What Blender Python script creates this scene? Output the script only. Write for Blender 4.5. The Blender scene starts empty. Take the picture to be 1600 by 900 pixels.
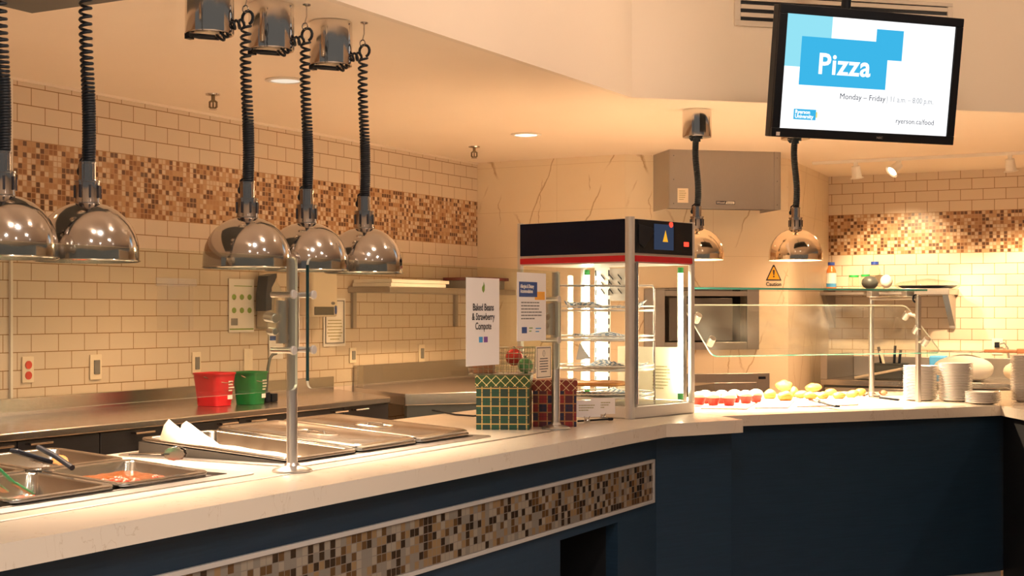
import bpy, math, random
from mathutils import Vector, Matrix, noise
random.seed(7)
SC = bpy.context.scene
COL = SC.collection
PI = math.pi
rad = math.radians

# ------------------------------------------------------------------ frame of the place
F, HY, CX, EYE = 2200.0, 487.0, 800.0, 1.35       # focal length, horizon row, centre column, eye height
TH = rad(28.7)
NX, NY = math.cos(TH), -math.sin(TH)              # away from the left wall
UX, UY = math.sin(TH), math.cos(TH)               # along the left wall
A0 = 4.837
RZ = -TH
CEIL = 2.368

def RW(a, b, z=0.0):
    return Vector((NX*(a-A0)+UX*b, NY*(a-A0)+UY*b, z))
def ab(x, y):
    return (A0+NX*x+NY*y, UX*x+UY*y)
def on_z(px, py, z):
    Y = F*(EYE-z)/(py-HY)
    return Vector(((px-CX)/F*Y, Y, z))
def on_a(px, py, a):
    k = (px-CX)/F
    Y = (a-A0)/(NX*k+NY)
    return Vector((k*Y, Y, EYE-(py-HY)/F*Y))
def on_b(px, py, b):
    k = (px-CX)/F
    Y = b/(UX*k+UY)
    return Vector((k*Y, Y, EYE-(py-HY)/F*Y))
def on_line(px, py, o, d):
    k = (px-CX)/F
    t = (k*o[1]-o[0])/(d[0]-k*d[1])
    Y = o[1]+d[1]*t
    return t, EYE-(py-HY)/F*Y

# ------------------------------------------------------------------ materials
MATS = {}
def newmat(name):
    m = bpy.data.materials.new(name); m.use_nodes = True
    nt = m.node_tree; nt.nodes.clear()
    out = nt.nodes.new('ShaderNodeOutputMaterial')
    MATS[name] = m
    return m, nt, out
class N:
    def __init__(s, nt): s.nt = nt
    def __call__(s, t, **kw):
        n = s.nt.nodes.new(t)
        for k, v in kw.items():
            if hasattr(n, k) and k not in ('inputs',): setattr(n, k, v)
        return n
    def link(s, a, b): s.nt.links.new(a, b)
    def math(s, op, a, b=None, c=None):
        n = s.nt.nodes.new('ShaderNodeMath'); n.operation = op
        for i, v in enumerate((a, b, c)):
            if v is None: continue
            if isinstance(v, (int, float)): n.inputs[i].default_value = v
            else: s.nt.links.new(v, n.inputs[i])
        return n.outputs[0]
    def mix(s, f, a, b):
        n = s.nt.nodes.new('ShaderNodeMix'); n.data_type = 'RGBA'
        for sock, v in ((n.inputs[0], f), (n.inputs[6], a), (n.inputs[7], b)):
            if isinstance(v, (int, float)): sock.default_value = v
            elif isinstance(v, tuple): sock.default_value = (*v[:3], 1)
            else: s.nt.links.new(v, sock)
        return n.outputs[2]
def srgb(r, g, b):
    def f(c):
        c /= 255.0
        return c/12.92 if c <= .04045 else ((c+.055)/1.055)**2.4
    return (f(r), f(g), f(b))
def pbr(name, col, rough=.5, metal=0.0, noise_amt=0.0, noise_scale=20.0, stretch=(1, 1, 1), bump=0.0, spec=.5, coat=0.0, rough_var=0.0):
    m, nt, out = newmat(name); n = N(nt)
    b = n('ShaderNodeBsdfPrincipled')
    b.inputs['Base Color'].default_value = (*col, 1)
    b.inputs['Roughness'].default_value = rough
    b.inputs['Metallic'].default_value = metal
    b.inputs['Specular IOR Level'].default_value = spec
    b.inputs['Coat Weight'].default_value = coat
    n.link(b.outputs[0], out.inputs[0])
    if noise_amt or bump or rough_var:
        tc = n('ShaderNodeTexCoord'); mp = n('ShaderNodeMapping')
        mp.inputs['Scale'].default_value = stretch
        n.link(tc.outputs['Object'], mp.inputs[0])
        tx = n('ShaderNodeTexNoise'); tx.inputs['Scale'].default_value = noise_scale; tx.inputs['Detail'].default_value = 4
        n.link(mp.outputs[0], tx.inputs['Vector'])
        if noise_amt:
            v = n.math('MULTIPLY_ADD', tx.outputs[0], 2*noise_amt, 1-noise_amt)
            mx = n('ShaderNodeMix', data_type='RGBA', blend_type='MULTIPLY'); mx.inputs[0].default_value = 1
            mx.inputs[6].default_value = (*col, 1)
            cb = n('ShaderNodeCombineColor')
            for i in range(3): n.link(v, cb.inputs[i])
            n.link(cb.outputs[0], mx.inputs[7]); n.link(mx.outputs[2], b.inputs['Base Color'])
        if rough_var:
            n.link(n.math('MULTIPLY_ADD', tx.outputs[0], 2*rough_var, rough-rough_var), b.inputs['Roughness'])
        if bump:
            bp = n('ShaderNodeBump'); bp.inputs['Strength'].default_value = bump; bp.inputs['Distance'].default_value = .003
            n.link(tx.outputs[0], bp.inputs['Height']); n.link(bp.outputs[0], b.inputs['Normal'])
    return m
def emit(name, col, strength):
    m, nt, out = newmat(name); n = N(nt)
    e = n('ShaderNodeEmission'); e.inputs[0].default_value = (*col, 1); e.inputs[1].default_value = strength
    n.link(e.outputs[0], out.inputs[0]); return m
def glass(name, tint, haze=0.0, refl=1.0):
    m, nt, out = newmat(name); n = N(nt)
    t = n('ShaderNodeBsdfTransparent'); t.inputs[0].default_value = (*tint, 1)
    g = n('ShaderNodeBsdfGlossy'); g.inputs['Roughness'].default_value = 0.0
    ge = n('ShaderNodeNewGeometry'); dt = n('ShaderNodeVectorMath', operation='DOT_PRODUCT')
    n.link(ge.outputs['Incoming'], dt.inputs[0]); n.link(ge.outputs['Normal'], dt.inputs[1])
    fr = n.math('MULTIPLY_ADD', n.math('POWER', n.math('SUBTRACT', 1.0, n.math('ABSOLUTE', dt.outputs['Value'])), 5.0), .955, .03)
    ms = n('ShaderNodeMixShader')
    n.link(n.math('MULTIPLY', fr, refl), ms.inputs[0]); n.link(t.outputs[0], ms.inputs[1]); n.link(g.outputs[0], ms.inputs[2])
    last = ms.outputs[0]
    if haze:
        d = n('ShaderNodeBsdfDiffuse'); d.inputs[0].default_value = (.9, .9, .86, 1)
        tc = n('ShaderNodeTexCoord'); tx = n('ShaderNodeTexNoise'); tx.inputs['Scale'].default_value = 7; tx.inputs['Detail'].default_value = 6
        n.link(tc.outputs['Object'], tx.inputs['Vector'])
        f = n.math('MULTIPLY', n.math('POWER', tx.outputs[0], 3.0), haze*6)
        m2 = n('ShaderNodeMixShader'); n.link(f, m2.inputs[0]); n.link(last, m2.inputs[1]); n.link(d.outputs[0], m2.inputs[2]); last = m2.outputs[0]
    n.link(last, out.inputs[0]); return m

MOSAIC = [(0.0, srgb(88, 58, 40)), (.2, srgb(132, 90, 56)), (.38, srgb(166, 126, 90)), (.55, srgb(200, 176, 150)), (.72, srgb(210, 192, 170)), (.88, srgb(182, 148, 112))]
MOSAIC_F = [(0.0, srgb(48, 35, 24)), (.22, srgb(86, 63, 38)), (.4, srgb(132, 108, 78)), (.58, srgb(142, 132, 118)), (.8, srgb(122, 115, 106))]
def mosaic_nodes(n, u, v, pitch, ramp, grout, gw=.08):
    us = n.math('DIVIDE', u, pitch); vs = n.math('DIVIDE', v, pitch)
    cb = n('ShaderNodeCombineXYZ'); n.link(n.math('FLOOR', us), cb.inputs[0]); n.link(n.math('FLOOR', vs), cb.inputs[1])
    wn = n('ShaderNodeTexWhiteNoise', noise_dimensions='2D'); n.link(cb.outputs[0], wn.inputs['Vector'])
    cr = n('ShaderNodeValToRGB'); cr.color_ramp.interpolation = 'CONSTANT'
    el = cr.color_ramp.elements
    el[0].position, el[0].color = ramp[0][0], (*ramp[0][1], 1)
    el[1].position, el[1].color = ramp[1][0], (*ramp[1][1], 1)
    for p, c in ramp[2:]:
        e = el.new(p); e.color = (*c, 1)
    n.link(wn.outputs['Value'], cr.inputs[0])
    fu = n.math('ABSOLUTE', n.math('SUBTRACT', n.math('FRACT', us), .5)); fv = n.math('ABSOLUTE', n.math('SUBTRACT', n.math('FRACT', vs), .5))
    g = n.math('GREATER_THAN', n.math('MAXIMUM', fu, fv), .5-gw)
    return n.mix(g, cr.outputs[0], grout), g
def tile_wall(name, axis, z_lo=1.80, z_hi=2.10, off=0.0, tile=(.69, .585, .475)):
    """stacked-bond cream wall tile with a band of small glass mosaic, in the object's own coordinates"""
    m, nt, out = newmat(name); n = N(nt)
    tc = n('ShaderNodeTexCoord'); sp = n('ShaderNodeSeparateXYZ'); n.link(tc.outputs['Object'], sp.inputs[0])
    u = n.math('ADD', sp.outputs[axis], off); v = sp.outputs[2]
    above = n.math('GREATER_THAN', v, z_hi)
    vv = n.math('ADD', n.math('SUBTRACT', v, n.math('MULTIPLY_ADD', above, z_hi-z_lo, z_lo)), .0785*40)
    cb = n('ShaderNodeCombineXYZ'); n.link(u, cb.inputs[0]); n.link(vv, cb.inputs[1])
    bk = n('ShaderNodeTexBrick'); bk.offset = .5
    bk.inputs['Scale'].default_value = 1; bk.inputs['Mortar Size'].default_value = .0021; bk.inputs['Mortar Smooth'].default_value = .1
    bk.inputs['Brick Width'].default_value = .157; bk.inputs['Row Height'].default_value = .0785; bk.inputs['Bias'].default_value = 0
    bk.inputs['Color1'].default_value = (*tile, 1); bk.inputs['Color2'].default_value = (tile[0]*.95, tile[1]*.95, tile[2]*.95, 1)
    bk.inputs['Mortar'].default_value = (*srgb(136, 100, 50), 1)
    n.link(cb.outputs[0], bk.inputs['Vector'])
    mo, g = mosaic_nodes(n, u, n.math('SUBTRACT', v, z_lo), .025, MOSAIC, srgb(176, 142, 108))
    band = n.math('MULTIPLY', n.math('GREATER_THAN', v, z_lo), n.math('LESS_THAN', v, z_hi))
    c = n.mix(band, bk.outputs[0], mo)
    b = n('ShaderNodeBsdfPrincipled'); n.link(c, b.inputs['Base Color'])
    n.link(n.math('MULTIPLY_ADD', band, -.08, .34), b.inputs['Roughness'])
    bp = n('ShaderNodeBump'); bp.inputs['Strength'].default_value = .35; bp.inputs['Distance'].default_value = .002; bp.invert = True
    hh = n.math('MAXIMUM', n.math('MULTIPLY', bk.outputs['Fac'], n.math('SUBTRACT', 1, band)), n.math('MULTIPLY', g, band))
    n.link(hh, bp.inputs['Height']); n.link(bp.outputs[0], b.inputs['Normal'])
    n.link(b.outputs[0], out.inputs[0]); return m
def mosaic_mat(name, axis, pitch, z0):
    m, nt, out = newmat(name); n = N(nt)
    tc = n('ShaderNodeTexCoord'); sp = n('ShaderNodeSeparateXYZ'); n.link(tc.outputs['Object'], sp.inputs[0])
    mo, g = mosaic_nodes(n, sp.outputs[axis], n.math('SUBTRACT', sp.outputs[2], z0), pitch, MOSAIC_F, srgb(120, 112, 104), .05)
    b = n('ShaderNodeBsdfPrincipled'); n.link(mo, b.inputs['Base Color']); b.inputs['Roughness'].default_value = .25
    n.link(b.outputs[0], out.inputs[0]); return m
def marble(name, grout_w=.61, grout_h=.305, zoff=.115):
    m, nt, out = newmat(name); n = N(nt)
    tc = n('ShaderNodeTexCoord'); sp = n('ShaderNodeSeparateXYZ'); n.link(tc.outputs['Object'], sp.inputs[0])
    vein = None
    for k, (cx_, cz_, fq, amp, gate, gs) in enumerate(((1.0, -.42, 2.3, .16, .47, 2.6), (1.0, .50, 1.55, .20, .53, 2.1), (1.0, -.1, 3.1, .3, .56, 3.0))):
        t_ = n('ShaderNodeTexNoise'); t_.inputs['Scale'].default_value = 3.2+k; t_.inputs['Detail'].default_value = 5; n.link(tc.outputs['Object'], t_.inputs['Vector'])
        p = n.math('ADD', n.math('MULTIPLY', sp.outputs[0], cx_), n.math('MULTIPLY', sp.outputs[2], cz_))
        p = n.math('ADD', n.math('MULTIPLY_ADD', p, fq, 7.3+k), n.math('MULTIPLY', t_.outputs[0], amp*2))
        d = n.math('ABSOLUTE', n.math('SUBTRACT', n.math('FRACT', p), .5))
        v = n.math('SUBTRACT', 1.0, n.math('MINIMUM', n.math('DIVIDE', d, .016), 1.0))
        g_ = n('ShaderNodeTexNoise'); g_.inputs['Scale'].default_value = gs; mp_ = n('ShaderNodeMapping'); mp_.inputs['Location'].default_value = (3.7*k, 1.3*k, 2.1*k)
        n.link(tc.outputs['Object'], mp_.inputs[0]); n.link(mp_.outputs[0], g_.inputs['Vector'])
        v = n.math('MULTIPLY', v, n.math('MINIMUM', n.math('MAXIMUM', n.math('MULTIPLY', n.math('SUBTRACT', g_.outputs[0], gate), 12.0), 0.0), .85))
        vein = v if vein is None else n.math('MAXIMUM', vein, v)
    t3 = n('ShaderNodeTexNoise'); t3.inputs['Scale'].default_value = 3; t3.inputs['Detail'].default_value = 6; n.link(tc.outputs['Object'], t3.inputs['Vector'])
    base = n.mix(t3.outputs[0], srgb(240, 228, 206), srgb(232, 214, 186))
    c = n.mix(vein, base, srgb(172, 136, 84))
    cb = n('ShaderNodeCombineXYZ'); n.link(sp.outputs[0], cb.inputs[0]); n.link(n.math('ADD', sp.outputs[2], zoff), cb.inputs[1])
    bk = n('ShaderNodeTexBrick'); bk.offset = 0
    bk.inputs['Scale'].default_value = 1; bk.inputs['Mortar Size'].default_value = .0012; bk.inputs['Brick Width'].default_value = grout_w; bk.inputs['Row Height'].default_value = grout_h
    n.link(cb.outputs[0], bk.inputs['Vector'])
    c = n.mix(n.math('MULTIPLY', bk.outputs['Fac'], .45), c, srgb(176, 142, 92))
    b = n('ShaderNodeBsdfPrincipled'); n.link(c, b.inputs['Base Color']); b.inputs['Roughness'].default_value = .3
    n.link(b.outputs[0], out.inputs[0]); return m
def quartz(name):
    m, nt, out = newmat(name); n = N(nt)
    tc = n('ShaderNodeTexCoord'); mp = n('ShaderNodeMapping'); mp.inputs['Scale'].default_value = (1, 1, .45); n.link(tc.outputs['Object'], mp.inputs[0])
    a = n('ShaderNodeTexNoise'); a.inputs['Scale'].default_value = 14; a.inputs['Detail'].default_value = 6; a.inputs['Distortion'].default_value = 1.2
    n.link(mp.outputs[0], a.inputs['Vector'])
    d = n.math('ABSOLUTE', n.math('SUBTRACT', a.outputs[0], .5))
    v = n.math('MULTIPLY', n.math('SUBTRACT', 1.0, n.math('MINIMUM', n.math('DIVIDE', d, .012), 1.0)), .4)
    a2 = n('ShaderNodeTexNoise'); a2.inputs['Scale'].default_value = 6; n.link(tc.outputs['Object'], a2.inputs['Vector'])
    v = n.math('MULTIPLY', v, n.math('GREATER_THAN', a2.outputs[0], .52))
    c = n.mix(v, srgb(216, 206, 192), srgb(166, 142, 110))
    b = n('ShaderNodeBsdfPrincipled'); n.link(c, b.inputs['Base Color']); b.inputs['Roughness'].default_value = .16
    n.link(b.outputs[0], out.inputs[0]); return m
def plaid(name, base, dark, gold, pitch, alt=None):
    """woven plaid in gift-box local x/z and y/z: squares with gold lines"""
    m, nt, out = newmat(name); n = N(nt)
    tc = n('ShaderNodeTexCoord'); sp = n('ShaderNodeSeparateXYZ'); n.link(tc.outputs['Object'], sp.inputs[0])
    h = n.math('ADD', n.math('ADD', sp.outputs[0], sp.outputs[1]), 1.0); v = n.math('ADD', sp.outputs[2], 1.0)
    fh = n.math('FRACT', n.math('DIVIDE', h, pitch)); fv = n.math('FRACT', n.math('DIVIDE', v, pitch))
    ih = n.math('FLOOR', n.math('DIVIDE', h, pitch)); iv = n.math('FLOOR', n.math('DIVIDE', v, pitch))
    ck = n.math('MODULO', n.math('ADD', ih, iv), 2.0)
    c = n.mix(ck, base, dark)
    if alt:
        ck2 = n.math('GREATER_THAN', n.math('MODULO', n.math('ADD', ih, n.math('MULTIPLY', iv, 2.0)), 3.0), 1.5); c = n.mix(ck2, c, alt)
    for f in (fh, fv):
        c = n.mix(n.math('LESS_THAN', f, .13), c, gold)
        c = n.mix(n.math('LESS_THAN', n.math('ABSOLUTE', n.math('SUBTRACT', f, .58)), .022), c, dark)
    b = n('ShaderNodeBsdfPrincipled'); n.link(c, b.inputs['Base Color']); b.inputs['Roughness'].default_value = .45
    n.link(b.outputs[0], out.inputs[0]); return m
def lattice(name, base, gold, pitch):
    m, nt, out = newmat(name); n = N(nt)
    tc = n('ShaderNodeTexCoord'); sp = n('ShaderNodeSeparateXYZ'); n.link(tc.outputs['Object'], sp.inputs[0])
    h = n.math('ADD', n.math('ADD', sp.outputs[0], sp.outputs[1]), 2.0); v = n.math('ADD', sp.outputs[2], 1.0)
    c = None
    p = n.math('FRACT', n.math('DIVIDE', n.math('ADD', h, v), pitch)); q = n.math('FRACT', n.math('DIVIDE', n.math('SUBTRACT', h, v), pitch))
    ln = n.math('MAXIMUM', n.math('LESS_THAN', p, .11), n.math('LESS_THAN', q, .11))
    c = n.mix(ln, base, gold)
    b = n('ShaderNodeBsdfPrincipled'); n.link(c, b.inputs['Base Color']); b.inputs['Roughness'].default_value = .45
    n.link(b.outputs[0], out.inputs[0]); return m
def checker(name, c1, c2, scale):
    m, nt, out = newmat(name); n = N(nt)
    tc = n('ShaderNodeTexCoord'); ck = n('ShaderNodeTexChecker'); ck.inputs['Scale'].default_value = scale
    ck.inputs[1].default_value = (*c1, 1); ck.inputs[2].default_value = (*c2, 1)
    n.link(tc.outputs['Object'], ck.inputs[0])
    b = n('ShaderNodeBsdfPrincipled'); n.link(ck.outputs[0], b.inputs['Base Color']); b.inputs['Roughness'].default_value = .7
    n.link(b.outputs[0], out.inputs[0]); return m

M_tileL = tile_wall('cream_wall_tile_long', 1, off=.05)
M_tileB = tile_wall('cream_wall_tile_back', 0, z_lo=1.775, z_hi=2.075, off=.03)
M_marble = marble('veined_marble')
M_quartz = quartz('cream_quartz')
M_ceil = pbr('ceiling_paint', (.90, .80, .68), .8, noise_amt=.02, noise_scale=3)
M_soffit = pbr('soffit_paint', (.84, .755, .66), .75, noise_amt=.015, noise_scale=3)
M_floor = pbr('quarry_tile_floor', (.40, .29, .20), .5, noise_amt=.2, noise_scale=4)
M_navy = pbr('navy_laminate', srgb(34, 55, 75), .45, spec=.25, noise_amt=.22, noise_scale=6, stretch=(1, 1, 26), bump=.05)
M_cab = pbr('dark_wood_laminate', srgb(44, 42, 46), .4, noise_amt=.2, noise_scale=8, stretch=(1, 1, 20))
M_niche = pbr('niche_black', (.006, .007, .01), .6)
M_steel = pbr('brushed_steel', (.50, .48, .46), .24, 1, noise_amt=.06, noise_scale=30, stretch=(1, 12, 30), rough_var=.08)
M_steel2 = pbr('satin_steel', (.44, .42, .41), .38, 1, noise_amt=.07, noise_scale=25, stretch=(14, 14, 1), rough_var=.06)
M_pan = pbr('pan_steel', (.56, .54, .51), .2, 1, rough_var=.07, noise_scale=14, noise_amt=.05)
M_chrome = pbr('chrome', (.54, .51, .49), .11, 1, rough_var=.03, noise_scale=9)
M_chrome2 = pbr('worn_chrome', (.70, .68, .66), .13, 1, noise_amt=.05, noise_scale=12)
M_alu = pbr('satin_aluminium', (.60, .59, .58), .3, 1)
M_silverpaint = pbr('silver_paint', (.62, .60, .58), .35, .35)
M_black = pbr('black_plastic', (.008, .011, .018), .4, spec=.22)
M_cord = pbr('black_cord', (.008, .013, .022), .36, spec=.3)
M_white = pbr('white_plastic', (.82, .80, .76), .4)
M_cream = pbr('cream_plastic', (.84, .74, .60), .4)
M_grey = pbr('grey_plastic', (.52, .47, .38), .35)
M_greym = pbr('grey_metal', (.09, .10, .10), .45, .3)
M_paper = pbr('white_paper', (.86, .83, .82), .7)
M_paperw = pbr('parchment', (.76, .68, .58), .65, bump=.1, noise_scale=18)
M_ink = pbr('black_ink', (.02, .02, .03), .6)
M_greyink = pbr('grey_ink', (.20, .20, .20), .6)
M_olive = pbr('olive_ink', (.36, .33, .14), .6)
M_blue = pbr('blue_ink', srgb(38, 74, 140), .6)
M_lblue = pbr('light_blue_ink', srgb(70, 150, 210), .6)
M_purple = pbr('purple_ink', srgb(130, 84, 160), .6)
M_orange = pbr('orange_ink', srgb(240, 170, 60), .6)
M_green_ink = pbr('green_ink', srgb(130, 160, 70), .6)
M_yellow = pbr('yellow_sign', srgb(238, 176, 40), .5)
M_red = pbr('red_plastic', srgb(206, 30, 44), .35)
M_redstrip = pbr('red_strip', srgb(190, 22, 40), .35)
M_green = pbr('green_plastic', srgb(14, 116, 58), .35)
M_tonggreen = pbr('green_nylon', srgb(40, 130, 84), .4)
M_maroon = pbr('maroon_box', srgb(100, 20, 30), .5)
M_rednut = pbr('red_outlet', srgb(205, 60, 40), .4)
M_glass = glass('clear_glass', (.925, .94, .885), .006)
M_glassp = glass('hazy_glass', (.93, .945, .91), .09)  # pale haze mixed over the pane in noise patches
M_glasscase = glass('case_glass', (.985, .985, .97), .002)
M_gedge = pbr('green_glass_edge', (.08, .36, .30), .1, spec=.6)
M_gedged = pbr('dark_glass_edge', (.015, .05, .055), .1, spec=.6)
M_gedgel = pbr('pale_glass_edge', (.62, .66, .60), .1, spec=.6)
M_sleeve = glass('clear_vinyl', (.97, .97, .96), .02)
M_vein = pbr('dark_header', srgb(8, 16, 38), .4, spec=.15)
M_panel = pbr('control_panel', (.010, .013, .018), .25, spec=.25)
M_pgreen = plaid('green_plaid', srgb(18, 66, 50), srgb(14, 48, 44), srgb(170, 144, 88), .034)
M_pred = plaid('red_plaid', srgb(140, 34, 34), srgb(84, 30, 40), srgb(168, 118, 70), .034, srgb(30, 32, 62))
M_lgreen = lattice('green_lattice', srgb(40, 72, 30), srgb(206, 190, 140), .036)
M_lred = lattice('red_lattice', srgb(122, 40, 24), srgb(206, 180, 134), .036)
M_plate = pbr('white_china', (.90, .86, .84), .18, coat=.3)
M_muffcup = pbr('red_muffin_cup', srgb(186, 42, 24), .55, noise_amt=.1, noise_scale=40)
M_mufftop = pbr('muffin_top', (.88, .76, .58), .7, bump=.6, noise_scale=45, noise_amt=.1)
M_pastry = pbr('golden_pastry', srgb(206, 132, 54), .5, bump=.6, noise_scale=30, noise_amt=.25)
M_rededge = pbr('tray_edge', srgb(224, 120, 84), .5)
M_bean = pbr('stew_sauce', srgb(96, 50, 18), .25, noise_amt=.35, noise_scale=40, bump=.5)
M_berry = pbr('strawberry', srgb(160, 62, 44), .35, noise_amt=.2, noise_scale=60)
M_meat = pbr('meatball', srgb(150, 92, 44), .55, bump=.5, noise_scale=60)
M_check = checker('checked_paper', (.86, .86, .84), srgb(90, 130, 170), 60)
M_crust = pbr('pizza_crust', srgb(220, 150, 70), .6, noise_amt=.3, noise_scale=40, bump=.4)
M_rball = pbr('red_ornament', srgb(206, 40, 40), .25, .4)
M_gball = pbr('green_ornament', srgb(70, 150, 96), .3, .5, bump=.4, noise_scale=80)
M_screenw = emit('screen_white', (1, 1, 1), 1.25)
M_screenc = emit('screen_cyan', srgb(150, 228, 246), 1.0)
M_screenb = emit('screen_blue', srgb(62, 184, 234), 1.0)
M_screenk = emit('screen_dark_text', srgb(60, 70, 92), .7)
M_screeng = emit('screen_grey_text', srgb(172, 178, 186), .85)
M_screeny = emit('screen_yellow', srgb(250, 226, 120), 1.0)
M_scrblue = emit('panel_blue', srgb(84, 98, 128), .4)
M_scror = emit('panel_orange', srgb(250, 180, 50), 1.0)
M_led = emit('red_led', (1, .06, .03), 2.0)
M_tube = emit('tube_glow', (1.0, .84, .56), 60.0)
M_bulb = emit('bulb_glow', (1.0, .74, .42), 22.0)
M_down = emit('downlight_glow', (1.0, .84, .62), 5.0)
M_downdim = emit('downlight_dim', (1.0, .84, .66), .95)
M_canchrome = pbr('canister_chrome', (.74, .70, .66), .1, 1)
M_downd = pbr('downlight_lens', (.9, .82, .7), .4)
M_bottle = pbr('orange_bottle', srgb(222, 130, 66), .2)
M_bluecap = pbr('blue_cap', srgb(40, 70, 160), .4)
M_greencap = pbr('green_cap', srgb(40, 160, 80), .4)
M_jar = glass('jar_glass', (.93, .93, .88), .04)
M_bagclear = glass('bag_film', (.9, .88, .84), .06)
M_brown = pbr('brown_print', srgb(120, 66, 40), .5)
M_wood = pbr('brown_goods', srgb(150, 100, 70), .6, noise_amt=.3, noise_scale=20)
M_vent = pbr('vent_frame', (.66, .59, .52), .5)

# ------------------------------------------------------------------ mesh building
class MB:
    def __init__(s): s.v = []; s.f = []; s.mi = []; s.cur = 0
    def add(s, vs, fs):
        o = len(s.v); s.v += [tuple(v) for v in vs]
        for f in fs: s.f.append(tuple(i+o for i in f)); s.mi.append(s.cur)
        return s
    def box(s, x0, y0, z0, x1, y1, z1, rot=None, c=None):
        vs = [Vector((x, y, z)) for z in (z0, z1) for x, y in ((x0, y0), (x1, y0), (x1, y1), (x0, y1))]
        if rot is not None:
            cc = Vector(c) if c else Vector(((x0+x1)/2, (y0+y1)/2, (z0+z1)/2)); vs = [cc+rot @ (v-cc) for v in vs]
        return s.add(vs, [(3, 2, 1, 0), (4, 5, 6, 7), (0, 1, 5, 4), (1, 2, 6, 5), (2, 3, 7, 6), (3, 0, 4, 7)])
    def cyl(s, p0, p1, r0, r1=None, seg=16, caps=True):
        r1 = r0 if r1 is None else r1; p0 = Vector(p0); p1 = Vector(p1); d = (p1-p0).normalized()
        x = d.orthogonal().normalized(); y = d.cross(x); vs = []
        for p, r in ((p0, r0), (p1, r1)):
            vs += [p+(x*math.cos(2*PI*i/seg)+y*math.sin(2*PI*i/seg))*r for i in range(seg)]
        fs = [(i, (i+1) % seg, seg+(i+1) % seg, seg+i) for i in range(seg)]
        if caps: fs += [tuple(range(seg-1, -1, -1)), tuple(range(seg, 2*seg))]
        return s.add(vs, fs)
    def lathe(s, prof, c=(0, 0, 0), seg=32, close=False):
        vs = []; fs = []; n = len(prof); cx, cy, cz = c
        for i in range(seg):
            a = 2*PI*i/seg
            vs += [(cx+r*math.cos(a), cy+r*math.sin(a), cz+z) for r, z in prof]
        for i in range(seg):
            j = (i+1) % seg
            for k in range(n-1 if not close else n):
                l = (k+1) % n; fs.append((i*n+k, j*n+k, j*n+l, i*n+l))
        return s.add(vs, fs)
    def tube(s, pts, r, seg=8, caps=True, closed=False):
        pts = [Vector(p) for p in pts]; n = len(pts); vs = []; fs = []
        t0 = (pts[1]-pts[0]).normalized(); x = t0.orthogonal().normalized()
        for i, p in enumerate(pts):
            if closed: t = (pts[(i+1) % n]-pts[i-1]).normalized()
            else: t = (pts[min(i+1, n-1)]-pts[max(i-1, 0)]).normalized()
            x = (x-t*x.dot(t)); x = x.normalized() if x.length > 1e-6 else t.orthogonal().normalized()
            y = t.cross(x)
            vs += [p+(x*math.cos(2*PI*k/seg)+y*math.sin(2*PI*k/seg))*r for k in range(seg)]
        for i in range(n if closed else n-1):
            j = (i+1) % n
            fs += [(i*seg+k, i*seg+(k+1) % seg, j*seg+(k+1) % seg, j*seg+k) for k in range(seg)]
        if caps and not closed: fs += [tuple(range(seg-1, -1, -1)), tuple(range((n-1)*seg, n*seg))]
        return s.add(vs, fs)
    def prism(s, poly, z0, z1):
        n = len(poly)
        vs = [(x, y, z0) for x, y in poly]+[(x, y, z1) for x, y in poly]
        return s.add(vs, [tuple(range(n-1, -1, -1)), tuple(range(n, 2*n))]+[(i, (i+1) % n, n+(i+1) % n, n+i) for i in range(n)])
    def slab(s, poly, o, ex, ey, t):
        """2-D outline laid out on axes ex, ey from o and thickened by t along ex x ey"""
        o = Vector(o); ex = Vector(ex); ey = Vector(ey); ez = ex.cross(ey).normalized(); n = len(poly)
        vs = [o+ex*x+ey*y for x, y in poly]+[o+ex*x+ey*y+ez*t for x, y in poly]
        return s.add(vs, [tuple(range(n-1, -1, -1)), tuple(range(n, 2*n))]+[(i, (i+1) % n, n+(i+1) % n, n+i) for i in range(n)])
    def ball(s, c, rx, ry=None, rz=None, seg=16, rings=10, bump=0.0, bs=20, rot=None, half=False):
        ry = rx if ry is None else ry; rz = rx if rz is None else rz
        c = Vector(c); vs = []; fs = []; seed = Vector((random.random()*9, random.random()*9, 0))
        for i in range(rings+1):
            ph = PI*i/rings*(.5 if half else 1)
            for j in range(seg):
                a = 2*PI*j/seg
                d = Vector((math.sin(ph)*math.cos(a)*rx, math.sin(ph)*math.sin(a)*ry, math.cos(ph)*rz))
                if bump: d *= 1+bump*noise.noise(d*bs+seed)
                if rot is not None: d = rot @ d
                vs.append(c+d)
        for i in range(rings):
            for j in range(seg):
                k = (j+1) % seg; fs.append((i*seg+j, (i+1)*seg+j, (i+1)*seg+k, i*seg+k))
        return s.add(vs, fs)
    def grid_plate(s, xs, ys, keep, z0, z1):
        """flat plate made of grid cells, with open holes"""
        nx, ny = len(xs)-1, len(ys)-1
        K = lambda i, j: 0 <= i < nx and 0 <= j < ny and keep(i, j)
        for i in range(nx):
            for j in range(ny):
                if not K(i, j): continue
                x0, x1, y0, y1 = xs[i], xs[i+1], ys[j], ys[j+1]
                s.add([(x0, y0, z1), (x1, y0, z1), (x1, y1, z1), (x0, y1, z1)], [(0, 1, 2, 3)])
                s.add([(x0, y0, z0), (x1, y0, z0), (x1, y1, z0), (x0, y1, z0)], [(3, 2, 1, 0)])
                for ok, p, q in ((K(i-1, j), (x0, y1), (x0, y0)), (K(i+1, j), (x1, y0), (x1, y1)), (K(i, j-1), (x0, y0), (x1, y0)), (K(i, j+1), (x1, y1), (x0, y1))):
                    if not ok: s.add([(*p, z0), (*q, z0), (*q, z1), (*p, z1)], [(0, 1, 2, 3)])
        return s
    def map(s, fn):
        s.v = [tuple(fn(Vector(v))) for v in s.v]; return s

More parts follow.
